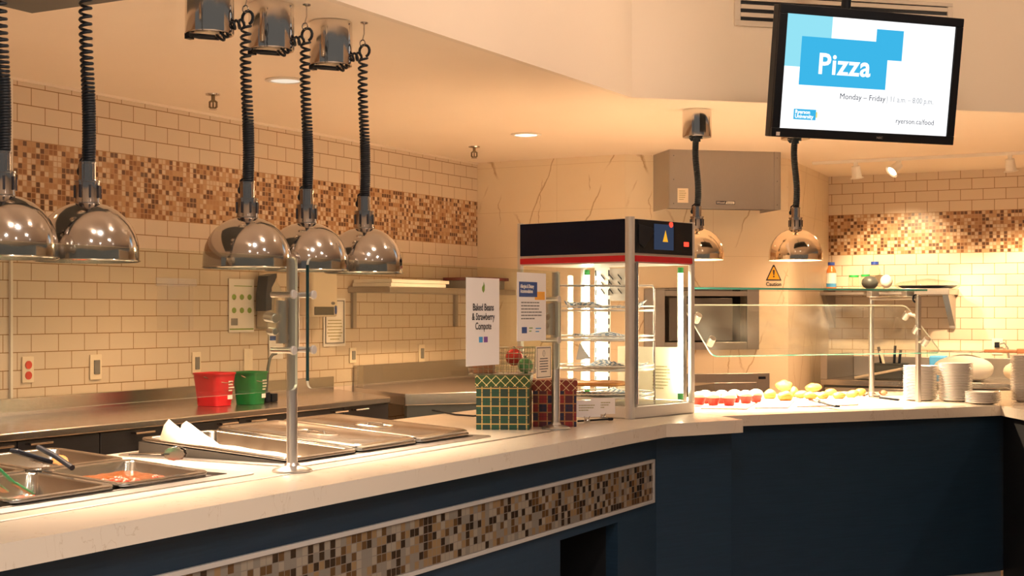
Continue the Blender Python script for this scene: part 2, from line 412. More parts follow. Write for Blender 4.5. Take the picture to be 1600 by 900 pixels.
def build(name, mb, mats, parent=None, loc=(0, 0, 0), rotz=0.0, smooth=True, bevel=0.0, ang=38, solid=0.0, rot=None):
    me = bpy.data.meshes.new(name)
    me.from_pydata(mb.v, [], mb.f); 
    if not isinstance(mats, (list, tuple)): mats = [mats]
    for m in mats: me.materials.append(m)
    if len(mats) > 1:
        for p, i in zip(me.polygons, mb.mi): p.material_index = i
    me.validate(); me.update()
    if smooth:
        me.shade_smooth(); me.set_sharp_from_angle(angle=rad(ang))
    o = bpy.data.objects.new(name, me); COL.objects.link(o)
    o.location = loc; o.rotation_euler = (0, 0, rotz) if rot is None else rot
    if parent is not None: o.parent = parent
    if bevel:
        b = o.modifiers.new('edge', 'BEVEL'); b.width = bevel; b.segments = 2; b.limit_method = 'ANGLE'; b.angle_limit = rad(40)
    if solid:
        b = o.modifiers.new('thick', 'SOLIDIFY'); b.thickness = solid; b.offset = 0
    return o
def tag(o, label, cat, group=None, kind=None):
    o['label'] = label; o['category'] = cat
    if group: o['group'] = group
    if kind: o['kind'] = kind
    return o
def thing(name, label, cat, loc=(0, 0, 0), rotz=RZ, group=None, rot=None):
    o = bpy.data.objects.new(name, None); COL.objects.link(o)
    o.location = loc; o.rotation_euler = (0, 0, rotz) if rot is None else rot
    return tag(o, label, cat, group)
def struct(name, mb, m, loc=(0, 0, 0), rotz=0.0, parent=None, **kw):
    o = build(name, mb, m, parent, loc, rotz, **kw); o['kind'] = 'structure'; return o
def copy_tree(o, parent=None):
    c = o.copy(); COL.objects.link(c)
    if parent is not None: c.parent = parent; c.matrix_parent_inverse = o.matrix_parent_inverse
    for ch in list(o.children): copy_tree(ch, c)
    return c
def dup(o, loc, rotz=None, label=None, group=None):
    c = copy_tree(o); c.location = loc
    if rotz is not None: c.rotation_euler = (0, 0, rotz)
    if label: c['label'] = label
    if group: c['group'] = group
    return c
def L(o, label): o['label'] = label; return o
def text(name, body, size, m, parent, loc, rot, sx=1.0, align='LEFT', bold=0.0, spacing=1.0, line=1.0):
    cu = bpy.data.curves.new(name, 'FONT'); cu.body = body; cu.size = size; cu.align_x = align; cu.offset = bold
    cu.space_character = spacing; cu.space_line = line; cu.resolution_u = 3; cu.extrude = .0002
    t = bpy.data.objects.new(name, cu); COL.objects.link(t)
    dg = bpy.context.evaluated_depsgraph_get()
    me = bpy.data.meshes.new_from_object(t.evaluated_get(dg))
    bpy.data.objects.remove(t); me.name = name
    me.materials.clear(); me.materials.append(m)
    o = bpy.data.objects.new(name, me); COL.objects.link(o)
    o.parent = parent; o.location = loc; o.rotation_euler = rot; o.scale = (sx, 1, 1)
    return o
def bars(mb, x0, z_top, w, rows, lh, y, th=.0005, bh=.35, seed=1, center=False):
    """unreadable small print: broken rules of ink on a sheet that faces local -y"""
    r = random.Random(seed)
    for i in range(rows):
        x = x0; end = x0+w*(r.uniform(.75, 1) if i < rows-1 else .6)
        if center: x = x0+(w-(end-x0))/2; end = x+(end-x0)
        z = z_top-i*lh
        while x < end:
            l = min(r.uniform(.06, .16)*w, end-x); mb.box(x, y-th, z-lh*bh, x+l, y, z); x += l+.02*w
def rrect(x0, y0, x1, y1, r, seg=5):
    pts = []
    for cx, cy, a0 in ((x1-r, y1-r, 0), (x0+r, y1-r, 90), (x0+r, y0+r, 180), (x1-r, y0+r, 270)):
        pts += [(cx+r*math.cos(rad(a0+90*i/seg)), cy+r*math.sin(rad(a0+90*i/seg))) for i in range(seg+1)]
    return pts
def helix(p0, p1, turns, r, per=10, wob=0.0, dens=None):
    """coil around the line p0-p1; dens maps 0..1 along the turns to 0..1 along the line"""
    p0 = Vector(p0); p1 = Vector(p1); d = (p1-p0).normalized(); x = d.orthogonal().normalized(); y = d.cross(x)
    n = int(turns*per); out = []
    for i in range(n+1):
        t = i/n; s = dens(t) if dens else t; a = 2*PI*turns*t
        c = p0.lerp(p1, s)+Vector((wob*math.sin(s*5.5), wob*math.cos(s*4.3), 0))
        out.append(c+(x*math.cos(a)+y*math.sin(a))*r)
    return out
KD, KT, KH, KW, KL, KR, KS, EXPO = 185.0, 190.0, 128.0, 0.16, 58.0, 520.0, 60.0, 0.0
RS = PI/2-TH            # local x along the left wall, local -y out from it
TX = (PI/2, 0, 0)       # lettering on a face that looks along local -y

# ================================================================== SETTING
WT = .12
P_A = RW(1.10, 8.34); PBd = rad(13); P_B = P_A+Vector((math.cos(PBd), math.sin(PBd), 0))*1.139
P_C = RW(1.83, 10.47)
struct('floor', MB().box(-9, -5, -.1, 9, 13, 0), M_floor)
struct('wall_left', MB().box(-WT, 0, 0, 0, 8.6, CEIL), M_tileL, RW(0, 0), RZ)
struct('wall_back', MB().box(1.6, 10.47, 0, 7.2, 10.47+WT, CEIL), M_tileB, RW(0, 0), RZ)
struct('wall_right', MB().box(7.1, 5.5, 0, 7.1+WT, 10.6, CEIL), M_soffit, RW(0, 0), RZ)
struct('wall_center_left', MB().box(0, 0, 0, 1.104, .1, CEIL), M_marble, RW(0, 8.34), RZ)
w = MB(); xs = [0, .27, .84, 1.139]; zs = [0, 1.15, 1.452, CEIL]
for i in range(3):
    for j in range(3):
        if i == 1 and j == 1: continue
        w.box(xs[i], 0, zs[j], xs[i+1], .1, zs[j+1])
struct('wall_center', w, M_marble, P_A, PBd)
dC = P_C-P_B; angC = math.atan2(dC.y, dC.x)
struct('wall_center_right', MB().box(0, 0, 0, dC.length, .1, CEIL), M_marble, P_B, angC)
S_c = Vector((.55, 6.72, 0)); e14 = Vector((math.cos(rad(14)), math.sin(rad(14)), 0)); uu = Vector((UX, UY, 0))
s0 = S_c-uu*6.6; s1 = S_c+e14*5.2
far = [RW(7.2, 10.6), RW(-.1, 10.6), RW(-.1, -.6)]
poly = [(p.x, p.y) for p in [s0, S_c, s1]+far]
struct('ceiling', MB().prism(poly, CEIL, CEIL+.1), M_ceil)
sw = MB()
for p, q in ((s0, S_c), (S_c, s1)):
    d = (q-p).normalized(); nn = Vector((d.y, -d.x, 0))*.03
    sw.add([(*p.xy, CEIL), (*q.xy, CEIL), (*(q+nn).xy, CEIL), (*(p+nn).xy, CEIL), (*p.xy, 3.2), (*q.xy, 3.2), (*(q+nn).xy, 3.2), (*(p+nn).xy, 3.2)],
           [(0, 1, 2, 3), (7, 6, 5, 4), (4, 5, 1, 0), (5, 6, 2, 1), (6, 7, 3, 2), (7, 4, 0, 3)])
struct('wall_soffit', sw, M_soffit)
struct('ceiling_hall', MB().box(-9, -5, 3.2, 9, 13, 3.3), M_soffit)
struct('trim_1', MB().box(0, -.006, .95, .012, .006, CEIL-.005), M_white, on_a(15.5, 400, 0).xy.to_3d(), RZ)
struct('trim_2', MB().box(0, 0, CEIL-.012, .012, 8.34, CEIL), M_soffit, RW(0, 0), RZ)

# grey exhaust panel on the ceiling, dropped ceiling grille
t = thing('ceiling_panel', 'dark grey flat metal panel on the ceiling in the top corner above the row of heat lamps', 'panel', RW(1.2, 3.33, CEIL-.03))
build('panel_face', MB().box(0, -2.2, 0, .82, 0, .03), M_greym, t, bevel=.004)

# ================================================================== FRONT COUNTER
BX = .06
polyT = [RW(1.59, 4.9), RW(2.66, 4.9), Vector((.618, 5.64, 0)), Vector((.9615, 5.86, 0)), Vector((.902, 6.067, 0)), Vector((.445, 7.056, 0)), Vector((.129, 6.997, 0))]
t = thing('countertop', 'cream veined quartz countertop of the long food bar with two steel wells cut into it', 'countertop', RW(0, 0, .9))
loc = lambda p: ab(p.x, p.y)
xs = [1.59, 1.675, 2.29, 2.66]; ys = [1.0, 1.85, 3.06, 3.30, 4.38, 4.9]
m = MB().grid_plate(xs, ys, lambda i, j: not (i == 1 and j in (1, 3)), -.053, 0)
m.prism([loc(p) for p in polyT], -.053, 0)
build('quartz_top', m, M_quartz, t, smooth=False)
build('thin_strip', MB().box(2.415, 1.0, -.001, 2.432, 4.78, .0012), M_steel2, t)  # narrow steel strip along the counter, just proud of the quartz
# base: face panel with niche, mosaic band
t = thing('counter_base', 'dark navy counter front with a framed band of brown mosaic and a black square niche', 'counter', RW(0, 0, 0))
xs = [1.0, 4.44, 4.93, 5.31]; zs = [0, .10, .543, .846]
m = MB()
for i in range(3):
    for j in range(3):
        if i == 1 and j == 1: continue
        m.box(2.55, xs[i], zs[j], 2.60, xs[i+1], zs[j+1])
p2a = Vector((.586, 5.73, 0)); p2b = Vector((.928, 5.95, 0)); p2c = Vector((.925, 6.112, 0))
def wallbox(mb, p, q, z0, z1, th):
    d = (q-p).normalized(); nn = Vector((-d.y, d.x, 0))*th
    A, B, C, D = loc(p), loc(q), loc(q+nn), loc(p+nn)
    mb.add([(*A, z0), (*B, z0), (*C, z0), (*D, z0), (*A, z1), (*B, z1), (*C, z1), (*D, z1)], [(3, 2, 1, 0), (4, 5, 6, 7), (0, 1, 5, 4), (1, 2, 6, 5), (2, 3, 7, 6), (3, 0, 4, 7)])
build('front_panel', m, M_navy, t)
m2 = MB(); wallbox(m2, p2a, p2b, 0, .846, .04); build('end_panel', m2, M_navy, t)
m3 = MB(); wallbox(m3, p2b, p2c, 0, .846, .04); build('return_panel', m3, M_navy, t)
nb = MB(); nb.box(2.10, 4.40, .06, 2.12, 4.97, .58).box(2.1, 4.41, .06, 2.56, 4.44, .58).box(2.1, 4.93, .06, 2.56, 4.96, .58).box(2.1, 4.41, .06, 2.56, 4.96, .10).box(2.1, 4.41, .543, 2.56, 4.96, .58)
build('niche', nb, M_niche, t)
build('back_panel', MB().box(1.63, 1.0, 0, 1.66, 6.1, .846), M_cab, t)
M_mosF = mosaic_mat('brown_mosaic_band', 1, .0245, .593)
build('mosaic_band', MB().box(2.599, 1.0, .591, 2.607, 5.255, .742), M_mosF, t)
fr = MB(); fr.box(2.599, 1.0, .742, 2.612, 5.268, .754).box(2.599, 1.0, .579, 2.612, 5.268, .591).box(2.599, 5.255, .591, 2.612, 5.268, .742)
L(build('band_frame', fr, M_silverpaint, t), 'thin silver frame around the mosaic')

# ------------------------------------------------------------------ wells, risers and pans
def loft(mb, loops, cap_last=True, cap_first=False):
    n = len(loops[0]); vs = [v for l in loops for v in l]; fs = []
    for i in range(len(loops)-1):
        fs += [(i*n+k, i*n+(k+1) % n, (i+1)*n+(k+1) % n, (i+1)*n+k) for k in range(n)]
    if cap_last: fs.append(tuple((len(loops)-1)*n+k for k in range(n)))
    if cap_first: fs.append(tuple(n-1-k for k in range(n)))
    return mb.add(vs, fs)
def ring(w, d, r, z): return [(x, y, z) for x, y in rrect(-w/2, -d/2, w/2, d/2, r)]
def pan_mb(w, d, depth, rim=.018):
    m = MB()
    loft(m, [ring(w, d, .03, -.008), ring(w+.002, d+.002, .031, -.003), ring(w-.002, d-.002, .03, 0), ring(w-2*rim, d-2*rim, .026, 0), ring(w-2*rim-.006, d-2*rim-.006, .024, -.004),
             ring(w-2*rim-.016, d-2*rim-.016, .03, -depth*.85), ring(w-2*rim-.04, d-2*rim-.04, .03, -depth)])
    return m
def well(name, label, b0, b1):
    t = thing(name, label, 'food well', RW(1.985, (b0+b1)/2, .9))
    W, D = .72, b1-b0
    m = MB(); loft(m, [ring(W, D, .05, .0005), ring(W, D, .05, .003), ring(.600, D-.12, .02, .003), ring(.600, D-.12, .02, -.15)], cap_last=True)
    build('well_liner', m, M_steel2, t)
    return t
well('food_well', 'steel food well at the left end of the bar holding the small uncovered pans', 1.80, 3.10)
well('food_well', 'steel food well right of the glass post holding the three long pans', 3.26, 4.43)
TILT = math.atan(.038/.6)
def tz(a): return .936-(a-1.985)*.0633
M_darksteel = pbr('dark_steel', (.16, .155, .15), .42, 1, noise_amt=.08, noise_scale=20)
def riser(name, label, b0, b1):
    t = thing(name, label, 'pan stand', RW(0, 0, 0))
    m = MB()
    for bb, nm in ((b0, 'end_plate'), (b1-.012, 'end_plate')):
        e = MB(); pts = [(1.69, .9035), (2.285, .9035), (2.285, tz(2.285)-.012), (1.69, tz(1.69)-.012)]
        e.add([(a, bb, z) for a, z in pts]+[(a, bb+.012, z) for a, z in pts], [(3, 2, 1, 0), (4, 5, 6, 7)]+[(i, (i+1) % 4, 4+(i+1) % 4, 4+i) for i in range(4)])
        build(nm, e, M_darksteel, t)
    build('back_rail', MB().box(1.69, b0+.012, .9035, 1.70, b1-.012, tz(1.69)-.012), M_steel2, t)
    build('front_rail', MB().box(2.275, b0+.012, .9035, 2.285, b1-.012, tz(2.285)-.012), M_steel2, t)
    return t
riser('pan_riser', 'sloping steel stand that lifts the three long pans toward the back', 3.31, 4.37)
riser('pan_riser', 'sloping steel stand under the small pans at the left end', 1.9, 2.965)
def pan(label, a, b, w, d, depth, group=None):
    t = thing('food_pan', label, 'food pan', RW(a, b, tz(a)), group=group, rot=(0, TILT, RZ))
    build('pan_body', pan_mb(w, d, depth), M_pan, t, ang=50)
    return t
pan_open = pan('long open steel pan lined with crumpled parchment paper', 1.985, 3.487, .60, .345, .065)
c1 = pan('long lidded steel pan between the parchment-lined pan and the end pan', 1.985, 3.838, .60, .345, .065)
c2 = pan('long lidded steel pan at the far end beside the green gift box', 1.985, 4.189, .60, .345, .065)
def lid(label, a, b):
    t = thing('pan_cover', label, 'lid', RW(a, b, tz(a)+.001), rot=(0, TILT, RZ))
    m = MB(); w, d = .592, .338
    loft(m, [ring(w, d, .03, 0), ring(w, d, .03, .006), ring(w-.012, d-.012, .028, .010), ring(w-.05, d-.05, .025, .010), ring(w-.065, d-.065, .02, .006)])
    build('lid_plate', m, M_pan, t)
    h = MB(); loft(h, [ring(.17, .10, .045, .0062), ring(.15, .085, .04, .0095), ring(.12, .065, .03, .0015)])
    build('recess', h, M_pan, t)
    build('handle', MB().tube([(-.035, 0, .005), (-.03, 0, .014), (.03, 0, .014), (.035, 0, .005)], .004, 8), M_pan, t)
    return t
lid('flat steel lid with a recessed handle on the middle long pan', 1.985, 3.838)
lid('flat steel lid with a recessed handle on the far end pan by the gift box', 1.985, 4.189)
# parchment in the open pan
t = thing('parchment_paper', 'crumpled sheet of cream parchment paper in the open long pan', 'paper', RW(1.985, 3.487, tz(1.985)), rot=(0, TILT, RZ))
m = MB(); nx, ny = 18, 12; vs = []
for i in range(nx+1):
    for j in range(ny+1):
        x = -.25+.49*i/nx; y = -.135+.245*j/ny
        z = -.036+.005*noise.noise((x*14, y*14, 3))
        if x < -.06:
            k = (-.06-x)/.19; z += .098*k*max(math.exp(-((y+.10)/.03)**2), .9*math.exp(-((y+.02)/.028)**2))
        vs.append((x, y, z))
fs = [(i*(ny+1)+j, (i+1)*(ny+1)+j, (i+1)*(ny+1)+j+1, i*(ny+1)+j+1) for i in range(nx) for j in range(ny)]
build('sheet', MB().add(vs, fs), M_paperw, t, solid=.0015)
# small pans
p2 = pan('small open steel pan with a meatball, at the back left behind the stew pan', 1.83, 2.80, .285, .335, .06)
p3 = pan('small open steel pan of brown stew, in front and nearest the glass post', 2.135, 2.795, .30, .335, .10)
p1 = pan('small dark empty steel pan at the back, at the left edge', 1.83, 2.45, .285, .335, .06)
p4 = pan('small open steel pan with green tongs resting in it, in front at the left', 2.135, 2.445, .30, .335, .06)
p5 = pan('steel pan rim cut off at the lower left edge of the bar', 1.985, 2.09, .60, .335, .065)
def fill(parent, name, mat, w, d, z, label, cat, bump=.004, bits=None):
    t = thing(name, label, cat, parent.location.copy(), rot=(0, TILT, RZ))
    m = MB(); nx = 20; vs = []
    for i in range(nx+1):
        for j in range(nx+1):
            x = -w/2+w*i/nx; y = -d/2+d*j/nx
            if math.hypot(max(0, abs(x)-w/2+.03), max(0, abs(y)-d/2+.03)) > .03:
                kx = math.hypot(max(0, abs(x)-w/2+.03), max(0, abs(y)-d/2+.03))/.03
                x = math.copysign(w/2-.03+(abs(x)-w/2+.03)/kx, x); y = math.copysign(d/2-.03+(abs(y)-d/2+.03)/kx, y)
            vs.append((x, y, z+bump*noise.noise((x*40, y*40, 1))))
    k = nx+1
    o = len(vs); m.add(vs, [(i*k+j, (i+1)*k+j, (i+1)*k+j+1, i*k+j+1) for i in range(nx) for j in range(nx)])
    m.prism(rrect(-w/2, -d/2, w/2, d/2, .03), z-.006, z-bump*1.2)
    build('sauce', m, mat, t)
    if bits:
        bb = MB()
        for _ in range(bits):
            bb.ball((random.uniform(-w*.1, w*.46), random.uniform(-d*.44, d*.4), z+.002), random.uniform(.008, .014), random.uniform(.008, .012), .008, 8, 6, .3, 60)
        o = build('chunks', bb, M_berry, t); o['kind'] = 'stuff'
    return t
fill(p3, 'stew', M_bean, .244, .280, -.026, 'brown bean stew with red chunks in the small pan nearest the post', 'food', bits=36)
fill(p4, 'compote', M_berry, .215, .25, -.052, 'shallow red strawberry compote at the bottom of the pan with green tongs', 'food')
tag(build('meatball', MB().ball((0, 0, .027), .026, .025, .024, 14, 10, .10, 50), M_meat, None, RW(1.775, 2.905, tz(1.775)-.0598)), 'browned meatball lying in the back small pan', 'meatball')
# utensils
def rod(name, pts, r, m, parent=None, seg=8): return build(name, MB().tube(pts, r, seg), m, parent)
def bar_between(mb, p, q, w, h):
    p = Vector(p); q = Vector(q); d = (q-p).normalized(); s = d.cross(Vector((0, 0, 1))).normalized()*w/2; up = s.cross(d).normalized()*h/2
    vs = [e+i*s+j*up for e in (p, q) for i, j in ((-1, -1), (1, -1), (1, 1), (-1, 1))]
    return mb.add(vs, [(3, 2, 1, 0), (4, 5, 6, 7), (0, 1, 5, 4), (1, 2, 6, 5), (2, 3, 7, 6), (3, 0, 4, 7)])
t = thing('serving_spoon', 'long black-handled serving spoon lying across the rims of the small pans', 'spoon', (0, 0, 0), 0)
a1, a2 = on_z(60, 699, .985), on_z(113, 731, .945)
rod('handle', [a1, a1.lerp(a2, .5)+Vector((0, 0, .004)), a2], .0075, M_black, t, 10)
t = thing('tongs', 'black-handled tongs with steel tips propped in the dark back pan', 'tongs', (0, 0, 0), 0)
b1, b2 = on_z(20, 704, .99), on_z(78, 722, .95)
build('handle', bar_between(MB(), b1, b2, .032, .012), M_black, t, bevel=.004)
c0 = on_z(50, 719, .955); c9 = on_z(88, 727, .93)
build('tip', bar_between(MB(), c0, c9, .014, .006), M_chrome, t, bevel=.002)
t = thing('tongs', 'pair of green-handled tongs leaning into the front left pan', 'tongs', (0, 0, 0), 0)
for (q0, q1, q2, q3) in (((-14, 722), (22, 755), (50, 772), .902), ((-22, 745), (-6, 758), (8, 768), .905)):
    u0, u1, u2 = on_z(*q0, .99), on_z(*q1, .935), on_z(*q2, q3)
    arm = build('arm', bar_between(bar_between(MB(), u0, u1, .020, .006), u1-(u1-u0)*.02, u2, .018, .006), M_tonggreen, t, bevel=.002)
build('tip', bar_between(MB(), on_z(49, 771, .902), on_z(60, 775, .893), .012, .004), M_chrome, t)
# scalloped steel tongs on the rim
q0 = on_z(203, 710, .950); q2 = on_z(292, 711, .950)
d = (q2-q0).normalized(); an = math.atan2(d.y, d.x)
t = thing('tongs', 'steel tongs with a scalloped head lying between the stew pan and the parchment-lined pan', 'tongs', q0, an)
Lg = (q2-q0).length
for s in (-1, 1):
    ar = MB(); pr = [(0, s*.004, 0), (Lg*.6, s*.012, .003), (Lg*.72, s*.016, .003)]
    bar_between(ar, pr[0], pr[1], .010, .003); bar_between(ar, pr[1], pr[2], .014, .003)
    hd = MB(); vs = []
    for k in range(24):
        aa = 2*PI*k/24; rr = 1+.06*math.cos(k*PI); vs.append((Lg*.80+.030*rr*math.cos(aa), .004+.019*rr*math.sin(aa)))
    hd.slab(vs, (0, s*.012+.001, 0), (1, 0, 0), (0, 0, 1), .002)
    a_ = build('arm', ar, M_chrome, t); build('scalloped_head', hd, M_chrome, a_, bevel=.002)

# ================================================================== SNEEZE GUARD (front bar)
t = thing('sneeze_guard', 'clear glass guard on two steel posts above the long food bar', 'sneeze guard', RW(2.39, 3.18, .9014))
def glass_panel(name, parent, y0, y1, z0, z1, x, th=.008, r=.02, mats=None):
    out = rrect(y0, z0, y1, z1, r, 5); n = len(out); m = MB()
    vs = [(x, a, b) for a, b in out]+[(x+th, a, b) for a, b in out]
    m.add(vs, [tuple(range(n-1, -1, -1)), tuple(range(n, 2*n))]); m.cur = 1
    m.add(vs, [(i, (i+1) % n, n+(i+1) % n, n+i) for i in range(n)])
    return build(name, m, mats or [M_glass, M_gedgel], parent, smooth=False)
glass_panel('glass_panel', t, -3.0, -.052, .233, .60, .05)
gp = glass_panel('glass_panel', t, 0.0, 1.56, .233, .60, .05)
e = MB().box(.0495, -.0015, .255, .0585, .0012, .58); build('dark_edge', e, M_gedged, gp)
for k, (py, hh) in enumerate(((0, .60), (1.64, .60))):
    ps = build('post', MB().cyl((0, py, .006), (0, py, hh), .0155, seg=24), M_alu, t, bevel=.002)
    build('flange', MB().lathe([(0, .024), (.017, .024), (.022, .016), (.05, .008), (.056, .004), (.056, 0), (0, 0)], (0, py, 0), 32), M_alu, ps)
    cl = build('clamp', MB().cyl((-.004, py-.04, .36), (-.004, py-.04, .48), .017, seg=20).cyl((0, py, .345), (0, py, .50), .0205, seg=24).box(-.012, py-.04, .37, .006, py, .385).box(-.012, py-.04, .46, .006, py, .475), M_alu, t)
    for zz in (.496, .342):
        for yy in (-.075, .015):
            if k == 1 and yy > 0: continue
            if k == 1: yy = -.10
            st = build('standoff', MB().cyl((-.012, py+yy, zz), (.06, py+yy, zz), .0085, seg=16).cyl((-.006, py+yy, zz), (-.006, py, zz), .0075, seg=12), M_alu, cl)
            build('disc', MB().cyl((.059, py+yy, zz), (.067, py+yy, zz), .0125, seg=24), M_silverpaint, cl, bevel=.0015)
    build('knob', MB().cyl((-.03, py-.075, .435), (.01, py-.085, .43), .014, seg=20), M_alu, cl, bevel=.002)
    build('knob', MB().cyl((-.03, py-.065, .395), (0, py-.075, .393), .010, seg=20), M_alu, cl, bevel=.002)

def sheet(name, label, cat, p0, w, h, rotz, m=None, th=.0015):
    """p0 = lower-left corner; faces local -y"""
    t = thing(name, label, cat, p0, rotz)
    build('sheet', MB().box(0, 0, 0, w, th, h), m or M_paper, t)
    return t
AG = 2.462      # just outside the glass
p = on_a(728.5, 571, AG)
p.z = 1.168
t = sheet('sign', 'white menu sign for baked beans and strawberry compote taped to the glass', 'sign', p, .225, .296, RS)
text('lettering', 'Baked Beans\n& Strawberry\nCompote', .0335, M_ink, t, (.113, -.001, .186), TX, .84, 'CENTER', .0004, 1.0, .95)
lf = MB()
for s, l in ((-1, .022), (1, .03)):
    lf.slab([(0, 0), (s*.008, .008), (s*.009, l*.8), (s*.002, l*1.2), (0, l*.6)], (.113, -.0005, .246), (1, 0, 0), (0, 0, 1), .0006)
L(build('leaf_mark', lf, M_green_ink, t), 'small green leaf mark')
L(build('badge', MB().box(.084, -.001, .078, .108, 0, .097), M_lblue, t), 'light blue badge')
L(build('badge', MB().box(.117, -.001, .078, .142, 0, .097), M_purple, t), 'purple badge')
p = on_a(808, 533, AG); p.z = 1.245
t = sheet('sign', 'allergies and dietary accommodations notice with a blue heading, by the far glass post', 'sign', p, .222, .245, RS)
L(build('heading_block', MB().box(.014, -.0006, .158, .152, 0, .212), M_blue, t), 'dark blue block')
L(build('heading_tab', MB().box(.135, -.0004, .148, .212, 0, .178), M_orange, t), 'orange tab')
text('lettering', 'Allergies & Dietary\nAccommodations', .0185, M_paper, t, (.022, -.0012, .190), TX, .72, 'LEFT', .0005, 1, .95)
b_ = MB(); bars(b_, .03, .140, .17, 6, .0115, 0, seed=3, bh=.4); build('small_print', b_, M_greyink, t)
L(build('logo', MB().box(.035, -.001, .028, .072, 0, .050), M_blue, t), 'small blue logo')
b_ = MB(); bars(b_, .09, .048, .03, 2, .011, 0, seed=5); build('logo', b_, M_green_ink, t)
b_ = MB(); bars(b_, .14, .046, .045, 2, .011, 0, seed=6); build('logo', b_, M_lblue, t)
p = on_a(838, 585, AG); p.z = 1.105
t = sheet('notice', 'small cream notice with a thin dark border below the allergies sign', 'notice', p, .118, .118, RS, M_cream)
b_ = MB()
for x0, z0, x1, z1 in ((.004, .004, .114, .0065), (.004, .1115, .114, .114), (.004, .004, .0065, .114), (.1115, .004, .114, .114)): b_.box(x0, -.0006, z0, x1, 0, z1)
bars(b_, .022, .075, .075, 6, .0095, 0, seed=8, center=True)
b_.tube([(.059+.008*math.cos(a*PI/8), -.0004, .092+.011*math.sin(a*PI/8)) for a in range(16)], .0006, 4, closed=True)
build('print', b_, M_ink, t)
# clear sleeve on left glass
p = on_a(246, 516, AG); q = on_a(302, 516, AG); h = on_a(246, 443, AG).z-p.z
t = thing('plastic_sleeve', 'empty clear plastic sleeve taped to the left glass panel', 'sleeve', p, RS)
wd = (q-p).length
build('film', MB().box(0, 0, 0, wd, .001, h), M_sleeve, t)
build('tape', MB().box(-.004, -.001, h-.006, wd+.012, .0012, h+.014), glass('clear_tape', (.95, .94, .9), .08), t)

# ================================================================== GIFT BOXES
def gift(label, px0, px1, pyb, htop, depth, m1, m2, yaw, dy=0.0):
    a = on_z(px0, pyb, .9); b = on_z(px1, pyb, .9); a.y += dy; b.y += dy; w = (b-a).length
    t = thing('gift_box', label, 'gift box', a, yaw)
    build('box_body', MB().box(0, 0, 0, w, depth, htop-.008), m1, t, bevel=.002)
    build('lid', MB().box(-.004, -.004, htop-.042, w+.004, depth+.004, htop), m2, t, bevel=.002)
    return t, w
g1, gw = gift('green plaid gift box with a gold-lattice lid on the counter', 744, 827, 671.5, .207, .19, M_pgreen, M_lgreen, rad(-4))
g2, gw2 = gift('red plaid gift box with a gold-lattice lid behind the glass post', 833, 902, 669, .182, .15, M_pred, M_lred, rad(-2), .07)
# wire basket with ornaments on the green box
gz = g1.location+Vector((.10, .10, .208))
t = thing('wire_basket', 'small wire basket on top of the green plaid gift box', 'basket', gz, rad(-4))
m = MB(); W, D, H = .125, .085, .10
for k in range(6):
    z = .003+H*k/5; e = .008*k/5
    m.tube([(-W-e, -D-e, z), (W+e, -D-e, z), (W+e, D+e, z), (-W-e, D+e, z)], .0016, 5, closed=True)
for k in range(14):
    x = -W+2*W*k/13
    for s in (-1, 1): m.tube([(x, s*D, .003), (x*1.06, s*(D+.008), H+.003)], .0012, 5)
for k in range(8):
    y = -D+2*D*k/7
    for s in (-1, 1): m.tube([(s*W, y, .003), (s*(W+.008), y*1.06, H+.003)], .0012, 5)
    m.tube([(-W, y, .003), (W, y, .003)], .0012, 5)
build('wire_frame', m, M_chrome2, t)
def ornament(label, off, r, m):
    t = thing('ornament', label, 'ornament', gz+Vector(off), 0)
    build('ball', MB().ball((0, 0, r), r, seg=24, rings=14), m, t)
    build('cap', MB().cyl((0, 0, 2*r-.002), (0, 0, 2*r+.008), .007, seg=12), M_chrome, t)
    return t
ornament('green ball ornament in the wire basket above the gift boxes', (.088, -.045, .005), .030, M_gball)
ornament('red ball ornament behind the green one in the wire basket', (.045, .045, .03), .034, M_rball)
tag(build('ornament_box', MB().box(-.05, -.035, 0, .035, .03, .05), M_wood, None, gz+Vector((-.065, -.02, .006)), rad(-4), bevel=.003), 'small brown box standing in the left of the wire basket', 'box')
# card holders
def card(label, px, py, cw, ch, tx):
    p = on_z(px, py, .9)
    t = thing('card_holder', label, 'card holder', p, rad(12))
    build('ball_base', MB().ball((0, 0, .010), .013, .013, .010, 18, 10), M_chrome, t)
    build('stem', MB().tube([(-.012, 0, .028), (-.006, 0, .016), (0, 0, .012), (.006, 0, .016), (.012, 0, .028)], .0022, 6), M_chrome, t)
    k = tag(build('price_card', MB().box(-cw/2, -.0015, .024, cw/2, .0005, .024+ch), M_paper, None, p, rad(12)), tx, 'card')
    b_ = MB(); bars(b_, -cw*.3, .024+ch*.75, cw*.6, 3, .010, -.0016, seed=int(px)); build('print', b_, M_olive, k)
card('small silver ball clip holding a white card, left one by the pizza case', 917, 661, .115, .066, 'white card in the left silver clip in front of the pizza case')
card('small silver ball clip holding a white card, right one by the pizza case', 942, 656, .105, .066, 'white card in the right silver clip in front of the pizza case')
a = on_z(903, 658, .907); b = on_z(951, 655, .907)
tag(build('marker_pen', MB().tube([a, a.lerp(b, .8), b], .004, 8).cyl(b, b+(b-a).normalized()*.02, .006, seg=10), M_black), 'black marker pen lying behind the two small cards', 'pen')
a = on_z(695, 641, .906)
tag(build('power_cord', MB().tube([on_z(676, 641, .905), on_z(692, 644, .905), on_z(712, 648, .905), on_z(740, 650, .905), on_z(775, 648, .905)], .004, 8), M_cord), 'black power cord on the counter running behind the green gift box', 'cord')

